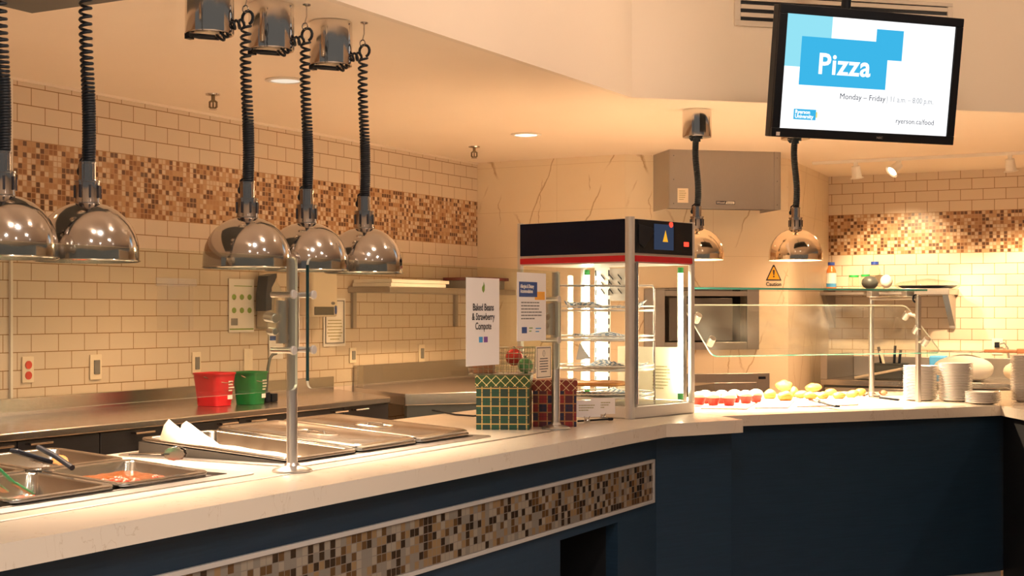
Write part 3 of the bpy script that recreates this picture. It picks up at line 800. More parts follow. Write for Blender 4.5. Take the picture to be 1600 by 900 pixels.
# ================================================================== BACK COUNTER (left wall)
t = thing('worktop', 'long stainless worktop with backsplash along the tiled left wall', 'worktop', RW(0, 0, .9))
b_end = min(6.66, ab(*on_a(518, 600, 0).xy)[1])
build('steel_top', MB().prism([(.018, 1.0), (.70, 1.0), (.70, 6.22), (.018, 6.70)], -.032, 0), M_steel, t, bevel=.006)
build('backsplash', MB().box(.002, 1.0, -.035, .018, b_end, .075), M_steel, t, bevel=.003)
def cabinet(label, b0, b1, handles):
    t = thing('base_cabinet', label, 'cabinet', RW(0, 0, 0))
    build('carcass', MB().box(.02, b0+.002, .08, .655, b1-.002, .862), M_cab, t)
    build('toe_kick', MB().box(.04, b0+.002, 0, .60, b1-.002, .08), M_black, t)
    n = len(handles); w = (b1-b0)/n
    for i, hb in enumerate(handles):
        dr = build('door', MB().box(.656, b0+w*i+.003, .09, .675, b0+w*(i+1)-.003, .864), M_cab, t, bevel=.002)
        L(build('handle', MB().tube([(.675, hb-.05, .850), (.705, hb-.05, .850)], .004, 8).tube([(.675, hb+.05, .850), (.705, hb+.05, .850)], .004, 8).tube([(.705, hb-.055, .850), (.705, hb+.055, .850)], .005, 8), M_chrome, dr), 'bright bar handle')
cabinet('dark two-door base cabinet under the steel worktop at the left edge', 2.48, 3.32, (2.82, 2.98))
cabinet('dark two-door base cabinet under the steel worktop, behind the small pans', 3.32, 4.16, (3.64, 3.83))
cabinet('narrow dark single-door base cabinet under the worktop, left of the parchment-lined pan', 4.16, 4.61, (4.385,))
cabinet('dark two-door base cabinet under the worktop below the pails', 4.61, 5.42, (4.92, 5.12))
cabinet('dark two-door base cabinet at the far end of the worktop', 5.42, 6.24, (5.77, 5.95))
# corner table
t = thing('corner_table', 'stainless corner table with a tall backsplash behind the gift boxes', 'table', RW(0, 0, 0))
build('table_top', MB().prism([(.02, 6.86), (.66, 6.42), (1.08, 6.98), (1.72, 7.3), (1.72, 8.33), (.02, 8.33)], .84, .905), M_steel, t, bevel=.004)
build('backsplash', MB().box(.003, 6.93, .9, .02, 8.33, 1.03), M_steel2, t, bevel=.002)
build('end_strip', MB().box(.003, 6.87, .80, .035, 6.93, 1.03), M_steel, t, bevel=.002)
for x, y in ((.08, 6.9), (.62, 6.55), (1.66, 7.34), (.08, 8.25), (1.66, 8.25)): build('leg', MB().cyl((x, y, 0), (x, y, .84), .02, seg=14), M_steel2, t)
build('undershelf', MB().prism([(.05, 6.9), (.6, 6.55), (1.0, 7.05), (1.64, 7.38), (1.64, 8.28), (.05, 8.28)], .25, .27), M_greym, t)
build('apron', MB().prism([(.66, 6.44), (1.06, 7.0), (1.7, 7.32), (1.68, 7.34), (1.04, 7.02), (.63, 6.46)], .45, .84), M_greym, t)
# pails
def pail(label, px, py, m, w):
    p = on_z(px, py, .9012); t = thing('pail', label, 'pail', p, RS+rad(4))
    def rr(s, z): return [(x, y, z) for x, y in rrect(-w/2*s, -w/2*s*.95, w/2*s, w/2*s*.95, .03*s)]
    b = MB(); loft(b, [rr(.80, 0), rr(1.0, .145), rr(1.0, .15), rr(1.05, .15), rr(1.05, .158), rr(.96, .158), rr(.78, .006)], cap_first=True)
    build('bucket', b, m, t, ang=50)
    build('bail', MB().tube([(-w*.52, 0, .14)]+[(-w*.5*math.cos(k*PI/10), -w*.53*math.sin(k*PI/10), .14-.03*math.sin(k*PI/10)) for k in range(1, 10)]+[(w*.52, 0, .14)], .0022, 6), M_chrome, t)
    b_ = MB(); bars(b_, w*.08, .118, w*.26, 4, .014, -w*.455, th=.002, seed=int(px), bh=.5)
    b_.box(w*.08, -w*.435, .03, w*.3, -w*.42, .05)
    L(build('print', b_, M_paper, t), 'white measuring marks')
pail('red plastic pail on the steel worktop', 335, 633.5, M_red, .160)
pail('green plastic pail on the steel worktop beside the red one', 391, 631.0, M_green, .140)
p = on_z(420, 628, .9008)
t = thing('spray_hose', 'dark bent hose with a black head standing on the worktop by the green pail', 'hose', p, RS)
build('head', MB().cyl((-.022, 0, 0), (-.022, 0, .05), .022, seg=14).box(.0, -.022, .0, .045, .022, .042), M_black, t, bevel=.004)
pt = [on_a(x, y, .30) for x, y in ((420, 618), (423, 590), (426, 566), (432, 553), (441, 548), (452, 547))]
rt = Matrix.Rotation(-RS, 3, 'Z'); off = p-Vector((p.x, p.y, .9))
kk = [(q.z-.9) for q in pt]
build('hose', MB().tube([(-.02, 0, .04), (-.014, 0, .10), (-.006, 0, .17), (.008, 0, .215), (.03, 0, .235), (.06, 0, .24)], .0075, 10), M_greym, t)

# ------------------------------------------------------------------ left wall items
def on_wall(px, py, a=.0): return on_a(px, py, a)
def wbox(px0, py0, px1, py1, a=0.0):
    p = on_wall(px0, py1, a); q = on_wall(px1, py1, a); t_ = on_wall((px0+px1)/2, py0, a); bt = on_wall((px0+px1)/2, py1, a)
    return p, (q.xy-p.xy).length, t_.z-bt.z, bt.z
def wplace(name, label, cat, px0, py0, px1, py1, off=.004, deep=0.0):
    p = on_a(px0, py1, 0); q = on_a(px1, py1, deep)
    w = ab(*q.xy)[1]-ab(*p.xy)[1]; mid = (px0+px1)/2; z = on_a(mid, py1, deep*.6).z; h = on_a(mid, py0, deep*.6).z-z; p.z = z
    p += Vector((NX, NY, 0))*off
    return thing(name, label, cat, p, RS), w, h
t, w_, h_ = wplace('poster', 'pale hand-washing instruction poster with small pictures on the tile wall', 'poster', 356, 436, 395, 519, .006)
build('sheet', MB().box(0, -.002, 0, w_, 0, h_), M_paper, t)
b_ = MB()
b_.box(.04, -.003, h_*.86, w_*.92, -.002, h_*.875)
for r_ in range(2):
    for c_ in range(3):
        b_.ball((w_*(.2+.31*c_), -.002, h_*(.66-.25*r_)), w_*.09, .001, h_*.055, 12, 6)
b_.box(0.005, -.003, h_*.045, w_-.005, -.002, h_*.07)
build('pictures', b_, M_green_ink, t)
build('photo', MB().box(w_*.08, -.003, h_*.13, w_*.34, -.002, h_*.26), M_greyink, t)
t, w_, h_ = wplace('dispenser', 'rounded grey plastic dispenser with a dark bracket on the tile wall', 'dispenser', 394, 427, 441, 514, .004, .085)
out = [(.02, .0), (w_*.75, 0), (w_*.98, h_*.35), (w_*.98, h_*.72), (w_*.62, h_*.93), (w_*.3, h_*.9), (.035, h_*.75), (.03, h_*.45)]
build('body', MB().slab(out, (0, 0, 0), (1, 0, 0), (0, 0, 1), .085), M_grey, t, bevel=.014)
build('bracket', MB().slab([(0, h_*.32), (.05, h_*.34), (.05, h_*.74), (.08, h_*.86), (w_*.62, h_*.93), (w_*.62, h_), (.02, h_*.95), (0, h_*.6)], (0, -.02, 0), (1, 0, 0), (0, 0, 1), .070), pbr('dark_blue_bracket', srgb(32, 40, 52), .4), t, bevel=.003)
lo = [(w_*.66+w_*.20*math.cos(a), h_*.34+h_*.25*math.sin(a)) for a in [2*PI*i/24 for i in range(24)]]; 
li = [(w_*.66+w_*.09*math.cos(a), h_*.31+h_*.12*math.sin(a)) for a in [2*PI*i/24 for i in range(24)]]
m = MB(); vs = [(x, -.086, z) for x, z in lo]+[(x, -.086, z) for x, z in li]+[(x, -.105, z) for x, z in lo]+[(x, -.105, z) for x, z in li]
m.add(vs, [f for i in range(24) for f in ((48+i, 48+(i+1) % 24, 72+(i+1) % 24, 72+i), (i, (i+1) % 24, 48+(i+1) % 24, 48+i), (24+(i+1) % 24, 24+i, 72+i, 72+(i+1) % 24))])
build('loop', m, M_cream, t)
t, w_, h_ = wplace('towel_dispenser', 'cream paper towel dispenser with a dark slot on the tile wall', 'dispenser', 462, 424, 524, 495, .018, .10)
build('body', MB().slab([(0, 0), (w_, 0), (w_, h_*.85), (w_*.97, h_), (0, h_)], (0, 0, 0), (1, 0, 0), (0, 0, 1), .10), M_cream, t, bevel=.012)
build('dark_window', MB().box(.015, -.104, .01, w_*.82, -.099, h_*.22), pbr('smoked_window', (.05, .05, .04), .2), t)
build('hand_mark', MB().ball((w_*.91, -.101, h_*.12), .012, .001, .018, 12, 6).box(w_*.91-.010, -.102, h_*.12, w_*.91-.006, -.1, h_*.12+.03).box(w_*.91-.002, -.102, h_*.12, w_*.91+.002, -.1, h_*.12+.034).box(w_*.91+.006, -.102, h_*.12, w_*.91+.010, -.1, h_*.12+.03), M_blue, t)
build('oval_badge', MB().ball((w_*.80, -.101, h_*.30), .020, .001, .009, 16, 6), M_greyink, t)
t, w_, h_ = wplace('notice', 'small notice with a blue heading on the tile wall below the grey dispenser', 'notice', 419, 522, 441, 561)
build('sheet', MB().box(0, -.002, 0, w_, 0, h_), M_paper, t); build('heading', MB().box(.006, -.003, h_*.75, w_*.75, -.002, h_*.93), M_blue, t)
t, w_, h_ = wplace('framed_notice', 'framed notice with olive lettering on the tile wall under the towel dispenser', 'notice', 504, 466, 538, 541)
build('sheet', MB().box(0, -.004, 0, w_, 0, h_), M_paper, t)
b_ = MB(); bars(b_, w_*.15, h_*.55, w_*.7, 7, h_*.065, -.004, th=.001, seed=11, center=True); build('print', b_, M_olive, t)
b_ = MB()
for x0, z0, x1, z1 in ((.014, .016, .02, h_-.012), (w_-.02, .016, w_-.014, h_-.012), (.014, .016, w_-.014, .022), (.014, h_-.018, w_-.014, h_-.012)): b_.box(x0, -.008, z0, x1, -.004, z1)
build('frame', b_, M_greyink, t)
def plate_on_wall(name, label, px0, py0, px1, py1, kind):
    t, w, h = wplace(name, label, 'outlet' if kind == 'outlet' else 'switch', px0, py0, px1, py1, .002)
    build('cover_plate', MB().box(0, -.007, 0, w, 0, h), M_cream, t, bevel=.002)
    if kind == 'outlet':
        for zz in (.28, .68): L(build('socket', MB().cyl((w/2, -.007, h*zz), (w/2, -.011, h*zz), h*.155, seg=20), M_rednut, t), 'red socket')
    elif kind == 'rocker': build('rocker', MB().box(w*.3, -.012, h*.22, w*.8, -.006, h*.78), M_greyink, t, bevel=.002)
plate_on_wall('wall_outlet', 'wall outlet with two red sockets at the left end of the tile wall', 33, 557, 51, 598, 'outlet')
plate_on_wall('wall_switch', 'switch plate with a grey rocker on the tile wall right of the red outlet', 139, 554, 157, 593, 'rocker')
plate_on_wall('wall_switch', 'switch plate with a grey rocker on the tile wall above the red pail', 299, 550, 312, 585, 'rocker')
plate_on_wall('wall_switch', 'blank cover plate on the tile wall above the green pail', 380, 545, 393, 579, 'blank')
plate_on_wall('wall_switch', 'grey switch plate on the tile wall below the shelf bracket', 545, 543, 555, 567, 'rocker')
plate_on_wall('wall_switch', 'grey switch plate on the tile wall left of the baked beans sign', 653, 538, 662, 566, 'rocker')
# wall shelf with trays
p = on_wall(543, 470); z = 1.462
bL = ab(p.x, p.y)[1]
t = thing('wall_shelf', 'stainless wall shelf on brackets above the corner table', 'shelf', RW(0, bL, z))
build('shelf_board', MB().box(.003, 0, 0, .30, 1.55, .035), M_steel2, t, bevel=.003)
for y in (.03, 1.2):
    build('bracket', MB().box(.003, y, -.21, .02, y+.035, 0).prism([(.003, 0), (.28, 0), (.02, .01)], 0, .001), M_steel2, t)
def tray(label, y0, y1, z0):
    t = thing('sheet_tray', label, 'tray', RW(.03, bL, z+z0)); m = MB()
    m.box(0, y0, .0, .27, y1, .006).box(0, y0, .006, .27, y0+.008, .02).box(0, y1-.008, .006, .27, y1, .02).box(.262, y0+.008, .006, .27, y1-.008, .02).box(0, y0+.008, .006, .008, y1-.008, .02)
    build('tray_body', m, M_white, t)
tray('white tray at the bottom of the stack on the wall shelf', .01, .62, .036)
tray('white tray on top of the stack on the wall shelf', .02, .66, .058)
t = thing('storage_box', 'dark red topped box on the far end of the wall shelf', 'box', RW(.03, bL+1.05, z+.036))
build('box_body', MB().box(0, 0, 0, .26, .34, .055), M_greyink, t, bevel=.003); build('lid', MB().box(-.01, -.01, .055, .28, .36, .075), M_maroon, t, bevel=.003)
# ================================================================== PIZZA WARMER CASE
RC = rad(48); CW, CD, CH = .47, .635, .845
CO = Vector((.4955, 5.89, .9006))
t = thing('pizza_case', 'tall glass pizza warmer with a navy header and red stripe on the countertop', 'food warmer', CO, RC)
m = MB(); m.box(0, 0, 0, CW, CD, .05)
build('base', m, M_silverpaint, t, bevel=.004)
build('base_plate', MB().box(.02, .02, .05, CW-.02, CD-.02, .053), M_pan, t)
ps = build('corner_post', MB().prism(rrect(-.006, -.006, .030, .030, .012), .0, CH+.003), M_silverpaint, t)
for x, y in ((0, CD-.02), (CW-.022, 0), (CW-.022, CD-.02)):
    build('corner_post', MB().box(x, y, .05, x+.022, y+.02, CH), M_silverpaint, t, bevel=.002)
hd = build('header', MB().box(.004, .004, .655, CW-.004, CD-.004, CH-.004), M_silverpaint, t)
build('navy_panel', MB().box(-.001, .03, .697, .004, CD-.018, CH-.006), M_vein, hd)
build('red_stripe', MB().box(-.0015, .03, .661, .004, CD-.018, .686), M_redstrip, hd)
cp = build('control_panel', MB().box(.03, -.001, .697, CW-.02, .004, CH-.006), M_panel, hd)
build('red_stripe', MB().box(.03, -.0015, .661, CW-.02, .004, .686), M_redstrip, hd)
# screen of the control panel
scx0, scx1 = .165, .305
build('display', MB().box(scx0, -.003, .715, scx1, 0, .825), M_scrblue, hd)
build('slice_mark', MB().slab([(.06, .035), (.098, .035), (.08, .085)], (scx0, -.0032, .715), (1, 0, 0), (0, 0, 1), .0006), M_scror, hd)
build('red_light', MB().cyl((.285, -.002, .826), (.285, -.006, .826), .012, seg=16), M_led, hd)
build('button', MB().box(.385, -.003, .735, .42, 0, .755), M_led, hd)
build('reflection_plate', MB().slab([(.02, .10), (.02, .02), (.06, 0), (.13, .07), (.12, .085)], (.03, -.004, .72), (1, 0, 0), (0, 0, 1), .003), M_black, hd, bevel=.001)  # dark reflection on the control panel, put in as a thin black plate
# glass
build('glass_pane', MB().box(.002, .03, .05, .006, CD-.02, .655), M_glasscase, t, smooth=False)
dr = build('glass_door', MB().box(.045, .000, .055, CW-.03, .004, .65), M_glasscase, t, smooth=False)
fr = MB(); fr.box(.032, -.006, .05, .046, .008, .655).box(CW-.034, -.006, .05, CW-.022, .008, .655); build('door_frame', fr, M_silverpaint, dr, bevel=.002)
build('door_handle', MB().cyl((.030, -.012, .06), (.030, -.012, .66), .006, seg=10), M_chrome, dr)
bk = build('back_pane', MB().box(.03, CD-.006, .05, CW-.03, CD-.002, .655), M_glasscase, t, smooth=False)
bs = MB(); bs.box(CW-.008, .47, .05, CW-.003, .56, .655)
build('standard_panel', bs, M_white, t)
sl = MB()
for k in range(13):
    z = .075+k*.045
    sl.box(CW-.011, .473, z, CW-.007, .478, z+.028); sl.box(CW-.011, .552, z, CW-.007, .557, z+.028)
for k in range(3):
    for q in range(3): sl.slab([(0, 0), (.022, .022), (.022, .029), (0, .007)], (CW-.009, .50-q*.05, .53+k*.033), (0, 1, 0), (0, 0, 1), -.002)
build('slots', sl, M_black, t)
build('perforated_plate', MB().box(CW-.0075, .36, .50, CW-.003, .56, .65), M_silverpaint, t)
for x, y in ((.43, .58), (.425, .045)):
    tb = build('light_tube', MB().cyl((x, y, .09), (x, y, .62), .011, seg=14), M_tube, t)
    build('tube_cap', MB().cyl((x, y, .06), (x, y, .09), .013, seg=14).cyl((x, y, .62), (x, y, .645), .013, seg=14), M_greencap, tb)
rx, ry = .225, .31
M_rack = pbr('rack_wire', (.78, .76, .72), .35, .3)
# rack
rk = build('rack_frame', MB().tube([(rx-.155, ry+.155, .055), (rx-.155, ry+.155, .55), (rx-.15, ry+.15, .565), (rx+.15, ry-.15, .565), (rx+.155, ry-.155, .55), (rx+.155, ry-.155, .055)], .005, 8), M_chrome, t)
shz = [.455, .325, .195, .075]
for z in shz:
    s = MB()
    for r in (.212, .16, .11, .06): s.tube([(rx+r*math.cos(2*PI*k/36), ry+r*math.sin(2*PI*k/36), z) for k in range(36)], .0028 if r < .2 else .0045, 6, closed=True)
    s.tube([(rx+.212*math.cos(2*PI*k/36), ry+.212*math.sin(2*PI*k/36), z+.018) for k in range(36)], .0028, 6, closed=True)
    for k in range(8):
        a = PI*k/8; s.tube([(rx+.212*math.cos(a), ry+.212*math.sin(a), z-.003), (rx-.212*math.cos(a), ry-.212*math.sin(a), z-.003)], .002, 5)
    build('rack_shelf', s, M_rack, t)
Rw = lambda x, y, z: CO+Matrix.Rotation(RC, 3, 'Z') @ Vector((x, y, z))
def rpaper(label, z, seed, m, r=.17, lift=.03, fold=None):
    rnd = Vector((seed*3.1, seed*1.7, 0)); b = MB(); n = 14; vs = []
    for i in range(n+1):
        for j in range(n+1):
            x = r*(2*i/n-1); y = r*(2*j/n-1)
            zz = .006+lift*max(0, noise.noise(Vector((x*7, y*7, 0))+rnd))+max(0, math.hypot(x, y)-.17)*.5
            vs.append((x, y, zz))
    b.add(vs, [(i*(n+1)+j, (i+1)*(n+1)+j, (i+1)*(n+1)+j+1, i*(n+1)+j+1) for i in range(n) for j in range(n)])
    o = build('checked_paper', b, m, None, Rw(rx, ry, z), RC+seed, solid=.001)
    return tag(o, label, 'paper')
rpaper('blue and white checked paper on the top rack of the pizza case', .46, 1.1, M_check, .14, .06)
rpaper('blue and white checked paper on the second rack of the pizza case', .33, 2.3, M_check, .14, .05)
rpaper('blue and white checked paper on the third rack of the pizza case', .20, 3.2, M_check, .14, .045)
rpaper('blue and white checked paper under the pizza on the lowest rack of the case', .08, 4.4, M_check, .14, .02)
m = MB(); m.add([(.0, 0, 0), (.07, .0, .004), (.06, .06, .004), (.015, .05, .004), (.02, .012, .075)], [(0, 1, 4), (1, 2, 4), (2, 3, 4), (3, 0, 4), (0, 3, 2, 1)])
tag(build('folded_paper', m, M_paper, None, Rw(.165, .43, .234), RC-.6), 'white peaked fold of paper standing on the third rack of the pizza case', 'paper')
pz = thing('pizza', 'flat pizza with an orange crust on the lowest rack of the pizza case', 'pizza', Rw(rx-.01, ry+.03, .122), RC)
build('crust', MB().lathe([(0, 0), (.13, 0), (.14, .006), (.137, .014), (.125, .016), (.115, .009), (0, .009)], (0, 0, 0), 28), M_crust, pz)
tx = thing('menu_sheet', 'pale yellow menu sheet standing inside the pizza case behind the racks', 'sheet', Rw(CW-.014, .42, .055), RC-PI/2)
build('sheet', MB().box(0, 0, 0, .34, .002, .235), pbr('pale_yellow_paper', (.88, .82, .62), .7), tx)
b_ = MB(); bars(b_, .20, .15, .1, 8, .014, 0, th=.001, seed=4); build('print', b_, M_olive, tx)

# ================================================================== DISPLAY COUNTER (right)
R2 = math.atan2(.66, 1.432); d2 = Vector((math.cos(R2), math.sin(R2), 0)); p2v = Vector((-math.sin(R2), math.cos(R2), 0)); O2 = Vector((.905, 6.07, 0))
def C2(x, y, z=0): return O2+d2*x+p2v*y+Vector((0, 0, z))
t = thing('countertop', 'cream quartz countertop of the display counter that turns the corner at the right', 'countertop', Vector((0, 0, .9)), 0)
K2 = O2+d2*1.577
pts = [O2, K2, Vector((2.37, 5.0, 0)), Vector((3.4, 5.0, 0)), Vector((3.4, 8.1, 0)), K2+p2v*1.2+d2*.25, O2+p2v*1.2]
build('quartz_top', MB().prism([(p.x, p.y) for p in pts], -.047, 0), M_quartz, t, smooth=False)
t = thing('counter_base', 'wide plain navy counter front below the pastry display', 'counter', (0, 0, 0), 0)
def seg(mb, p, q, z0, z1, th):
    d = (q-p).normalized(); nn = Vector((-d.y, d.x, 0))*th
    vs = [(*v.xy, z) for z in (z0, z1) for v in (p, q, q+nn, p+nn)]
    return mb.add(vs, [(3, 2, 1, 0), (4, 5, 6, 7), (0, 1, 5, 4), (1, 2, 6, 5), (2, 3, 7, 6), (3, 0, 4, 7)])
f0 = C2(.065, .055); f1 = C2(1.645, .055)
build('front_panel', seg(MB(), f0, f1, .10, .852, .04), M_navy, t)
build('back_panel', seg(MB(), C2(.1, 1.12), C2(1.7, 1.12), 0, .852, .03), M_cab, t)
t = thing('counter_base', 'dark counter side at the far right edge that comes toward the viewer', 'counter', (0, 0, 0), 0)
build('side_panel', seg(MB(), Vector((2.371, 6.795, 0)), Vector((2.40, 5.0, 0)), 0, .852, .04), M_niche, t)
struct('baseboard_front', seg(MB(), C2(.10, .062), C2(1.635, .062), 0, .10, .03), M_silverpaint)

# muffins
def muffin():
    t = thing('muffin', 'm', 'muffin', (0, 0, 0), 0, 'muffins in red paper cups on the display counter')
    n = 36; pf = []
    m = MB(); vs = []; 
    for r, z in ((.0, 0), (.0225, 0), (.0225, .001), (.0315, .038), (.030, .038)):
        for i in range(n):
            k = 1+.03*(i % 2) if r > .0226 or z > 0 else 1
            vs.append((r*k*math.cos(2*PI*i/n), r*k*math.sin(2*PI*i/n), z))
    m.add(vs, [(l*n+i, l*n+(i+1) % n, (l+1)*n+(i+1) % n, (l+1)*n+i) for l in range(4) for i in range(n)])
    build('paper_cup', m, M_muffcup, t)
    build('muffin_top', MB().ball((0, 0, .036), .036, .036, .027, 20, 10, .08, 40, half=True).cyl((0, 0, .034), (0, 0, .0362), .031, .036, 20), M_mufftop, t)
    return t
mf = [(1094, 632.5, 'muffin in a red cup half hidden behind the post of the pizza case'), (1103, 630.5, 'muffin in a red cup in the back row, first from the pizza case'),
      (1116, 633.5, 'muffin in a red cup at the front, nearest the pizza case'), (1129, 630.5, 'muffin in a red cup in the back row between the two front muffins'),
      (1141, 634, 'muffin in a red cup at the front of the middle of the row'), (1149.5, 629.3, 'muffin in a red cup mostly hidden behind its neighbours in the middle'),
      (1167, 630.5, 'muffin in a red cup second from the pastries'), (1183, 628.5, 'muffin in a red cup at the end beside the pastries')]
mu = muffin()
for i, (px, py, lb) in enumerate(mf):
    p = on_z(px, py, .907)+Vector((0, .03, 0))
    if i == 0: mu.location = p; mu['label'] = lb
    else: dup(mu, p, i*.7, lb)
# parchment tray sheets
def ptray(label, pxs, m):
    t = thing('display_tray', label, 'tray', (0, 0, 0), 0)
    ps_ = [on_z(x, y, .904) for x, y in pxs]
    b = MB(); b.add([(*p.xy, .901) for p in ps_]+[(*p.xy, .906) for p in ps_], [(3, 2, 1, 0), (4, 5, 6, 7)]+[(i, (i+1) % 4, 4+(i+1) % 4, 4+i) for i in range(4)])
    build('liner', b, M_paper, t)
    c = sum(ps_, Vector())/4; e = MB()
    qs = [c+(p-c)*1.02 for p in ps_]
    e.add([(*p.xy, .9003) for p in qs]+[(*p.xy, .904) for p in qs], [(3, 2, 1, 0), (4, 5, 6, 7)]+[(i, (i+1) % 4, 4+(i+1) % 4, 4+i) for i in range(4)])
    L(build('tray_rim', e, M_rededge, t), 'reddish tray edge')
ptray('flat tray with a white liner under the muffins', [(1096, 637.5), (1166, 638.5), (1193, 622), (1108, 620)], None)
ptray('flat tray with a white liner under the left pastries', [(1180, 637), (1231, 636.5), (1250, 616), (1206, 617)], None)
ptray('flat tray with a white liner under the middle and right pastries', [(1246, 635), (1340, 632), (1338, 612), (1262, 614)], None)
pl = [(1205, 624, .036, .026, 20, 'round golden pastry at the left end of the pastry row'), (1229, 627, .040, .026, 0, 'golden pastry at the front of the left tray'),
      (1227, 617, .044, .03, 10, 'large golden pastry heaped on top of the left tray'), (1243, 621, .028, .028, 40, 'small pastry behind the front golden pastry'),
      (1254, 622, .034, .02, -20, 'golden pastry between the left and middle trays'), (1273, 618, .050, .022, 30, 'long golden pastry lying on top of the middle pile'),
      (1300, 619, .032, .02, -10, 'small golden pastry right of the long one'), (1268, 624, .034, .02, 0, 'flat pastry at the front of the middle tray'),
      (1288, 624, .034, .02, 15, 'flat pastry behind the left tongs head'), (1313, 624, .036, .02, 25, 'golden pastry just right of the left tongs'),
      (1334, 622, .034, .022, -15, 'golden pastry between the two pairs of tongs'), (1347, 618, .028, .02, 0, 'golden pastry behind the head of the right tongs')]
for px, py, rx_, rz_, an, lb in pl:
    p = on_z(px, py, .906)+Vector((0, .03, 0)); up = .022 if 'on top' in lb else 0
    r_ = Matrix.Rotation(rad(an), 3, 'Z')
    o = build('pastry', MB().ball((0, 0, rz_*.85), rx_, rx_*.7, rz_, 18, 12, .22, 34, rot=r_), M_pastry, None, p+Vector((0, 0, up)))
    tag(o, lb, 'pastry', 'pastries on the display counter')
def btongs(label, px0, py0, px1, py1):
    a = on_z(px0, py0, .93); b = on_z(px1, py1, .915)
    t = thing('tongs', label, 'tongs', (0, 0, 0), 0)
    d = (b-a); s = d.normalized().cross(Vector((0, 0, 1)))*.012
    for k in (-1, 1):
        ar = build('arm', bar_between(MB(), a.lerp(b, .3)+s*k*.7, b+s*k*.4, .016, .010), M_black, t, bevel=.003)
        build('steel_tip', bar_between(MB(), a+s*k*1.5, a.lerp(b, .35)+s*k*.8, .018, .012), M_chrome, ar, bevel=.003)
btongs('black-handled tongs lying on the left and middle pastry trays', 1270, 625, 1309, 635)
btongs('black-handled tongs lying by the foot of the right glass frame', 1358, 619, 1405, 625)
tag(build('cookie', MB().ball((0, 0, .012), .022, .02, .014, 14, 8, .15, 40), M_wood, None, on_z(1380, 617, .905)), 'small brown cookie beside the foot of the glass frame', 'cookie')

# plates
def plate():
    o = build('plate', MB().lathe([(0, .003), (.048, .003), (.059, .007), (.0815, .0125), (.084, .0135), (.084, .0115), (.060, .004), (.050, 0), (0, 0)], (0, 0, 0), 40), M_plate)
    return o
pp = plate(); first = True
for px, py, n, lb, tl in ((1438, 628.5, 22, 'white plate in the stack directly behind the right frame post', 'topmost white plate of the stack behind the right frame post'),
                      (1493, 630, 24, 'white plate in the tallest full stack on the display counter', 'topmost white plate of the tallest full stack'),
                      (1536, 632, 7, 'white plate in the short stack of seven beside the tall one', 'topmost white plate of the short stack'),
                      (1606, 629, 29, 'white plate in the stack cut off by the right edge', 'topmost white plate of the stack at the right edge')):
    p = on_z(px, py, .9)+Vector((0, .0885+{22: .045, 24: .06, 7: -.045, 29: 0}[n]-.0045, 0)); p.x = (px-CX)/F*p.y
    for k in range(n):
        o = pp if first else copy_tree(pp); first = False
        q = p+Vector((random.uniform(-.0012, .0012), random.uniform(-.0012, .0012), .0006+.0078*k))
        o.location = q; o.rotation_euler = (0, 0, random.random()*6)
        if k == n-1: tag(o, tl, 'plate')
        else: tag(o, lb, 'plate', {22: 'plates behind the frame post', 24: 'plates in the tallest stack', 7: 'plates in the short stack', 29: 'plates at the right edge'}[n])
tag(build('napkin', MB().ball((0, 0, .04), .055, .05, .05, 26, 18, .35, 22).map(lambda v: Vector((v.x, v.y, max(v.z, .001)))), M_bagclear, None, on_z(1574, 635, .9)+Vector((0, .04, 0))), 'crumpled clear plastic wrap between the short plate stack and the right edge', 'wrap')

# display glass guard
G0 = Vector((2.02, 7.0, .9))
t = thing('display_guard', 'glass display guard with a flat glass top over the pastries', 'sneeze guard', G0, R2)
inv = Matrix.Rotation(-R2, 3, 'Z')
bp = inv @ (Vector((1.915, 7.50, .9))-G0)
def sq(mb, x, y, z0, z1, w=.011): return mb.prism(rrect(x-w, y-w, x+w, y+w, .004, 3), z0, z1)
hz = .527
build('front_post', sq(MB(), 0, 0, 0, hz), M_alu, t)
bpz = build('back_post', MB().cyl((bp.x, bp.y, .012), (bp.x, bp.y, hz), .014, seg=20), M_alu, t)
build('foot', MB().lathe([(0, .02), (.018, .02), (.024, .012), (.045, .005), (.047, 0), (0, 0)], (bp.x, bp.y, 0), 28), M_alu, bpz)
rl = MB(); dd = Vector((bp.x, bp.y, 0)); rl.tube([(0, 0, hz-.006), (bp.x, bp.y, hz-.006)], .011, 10)
build('top_rail', rl, M_alu, t)
# far-end posts (by the pizza case)
build('front_post', sq(MB(), -1.33, .05, .0, .527), M_alu, t)
build('glass_top', MB().box(-1.34, -.03, .552, .03, .40, .562), [M_glasscase], t, smooth=False)
ge = MB(); ge.box(-1.34, -.0318, .5525, .03, -.0302, .5615).box(.0302, -.03, .5525, .0316, .40, .5615)
gt = build('green_edge', ge, M_gedge, t)
for x, y in ((-.01, .06), (-.05, .28)): build('clip', MB().box(x-.03, y-.02, .525, x+.02, y+.02, .553), M_alu, t, bevel=.003)
build('black_clip', MB().tube([(.012+.02*math.cos(a), .03, .515+.018*math.sin(a)) for a in [rad(90+18*i) for i in range(11)]], .005, 8), M_black, t)
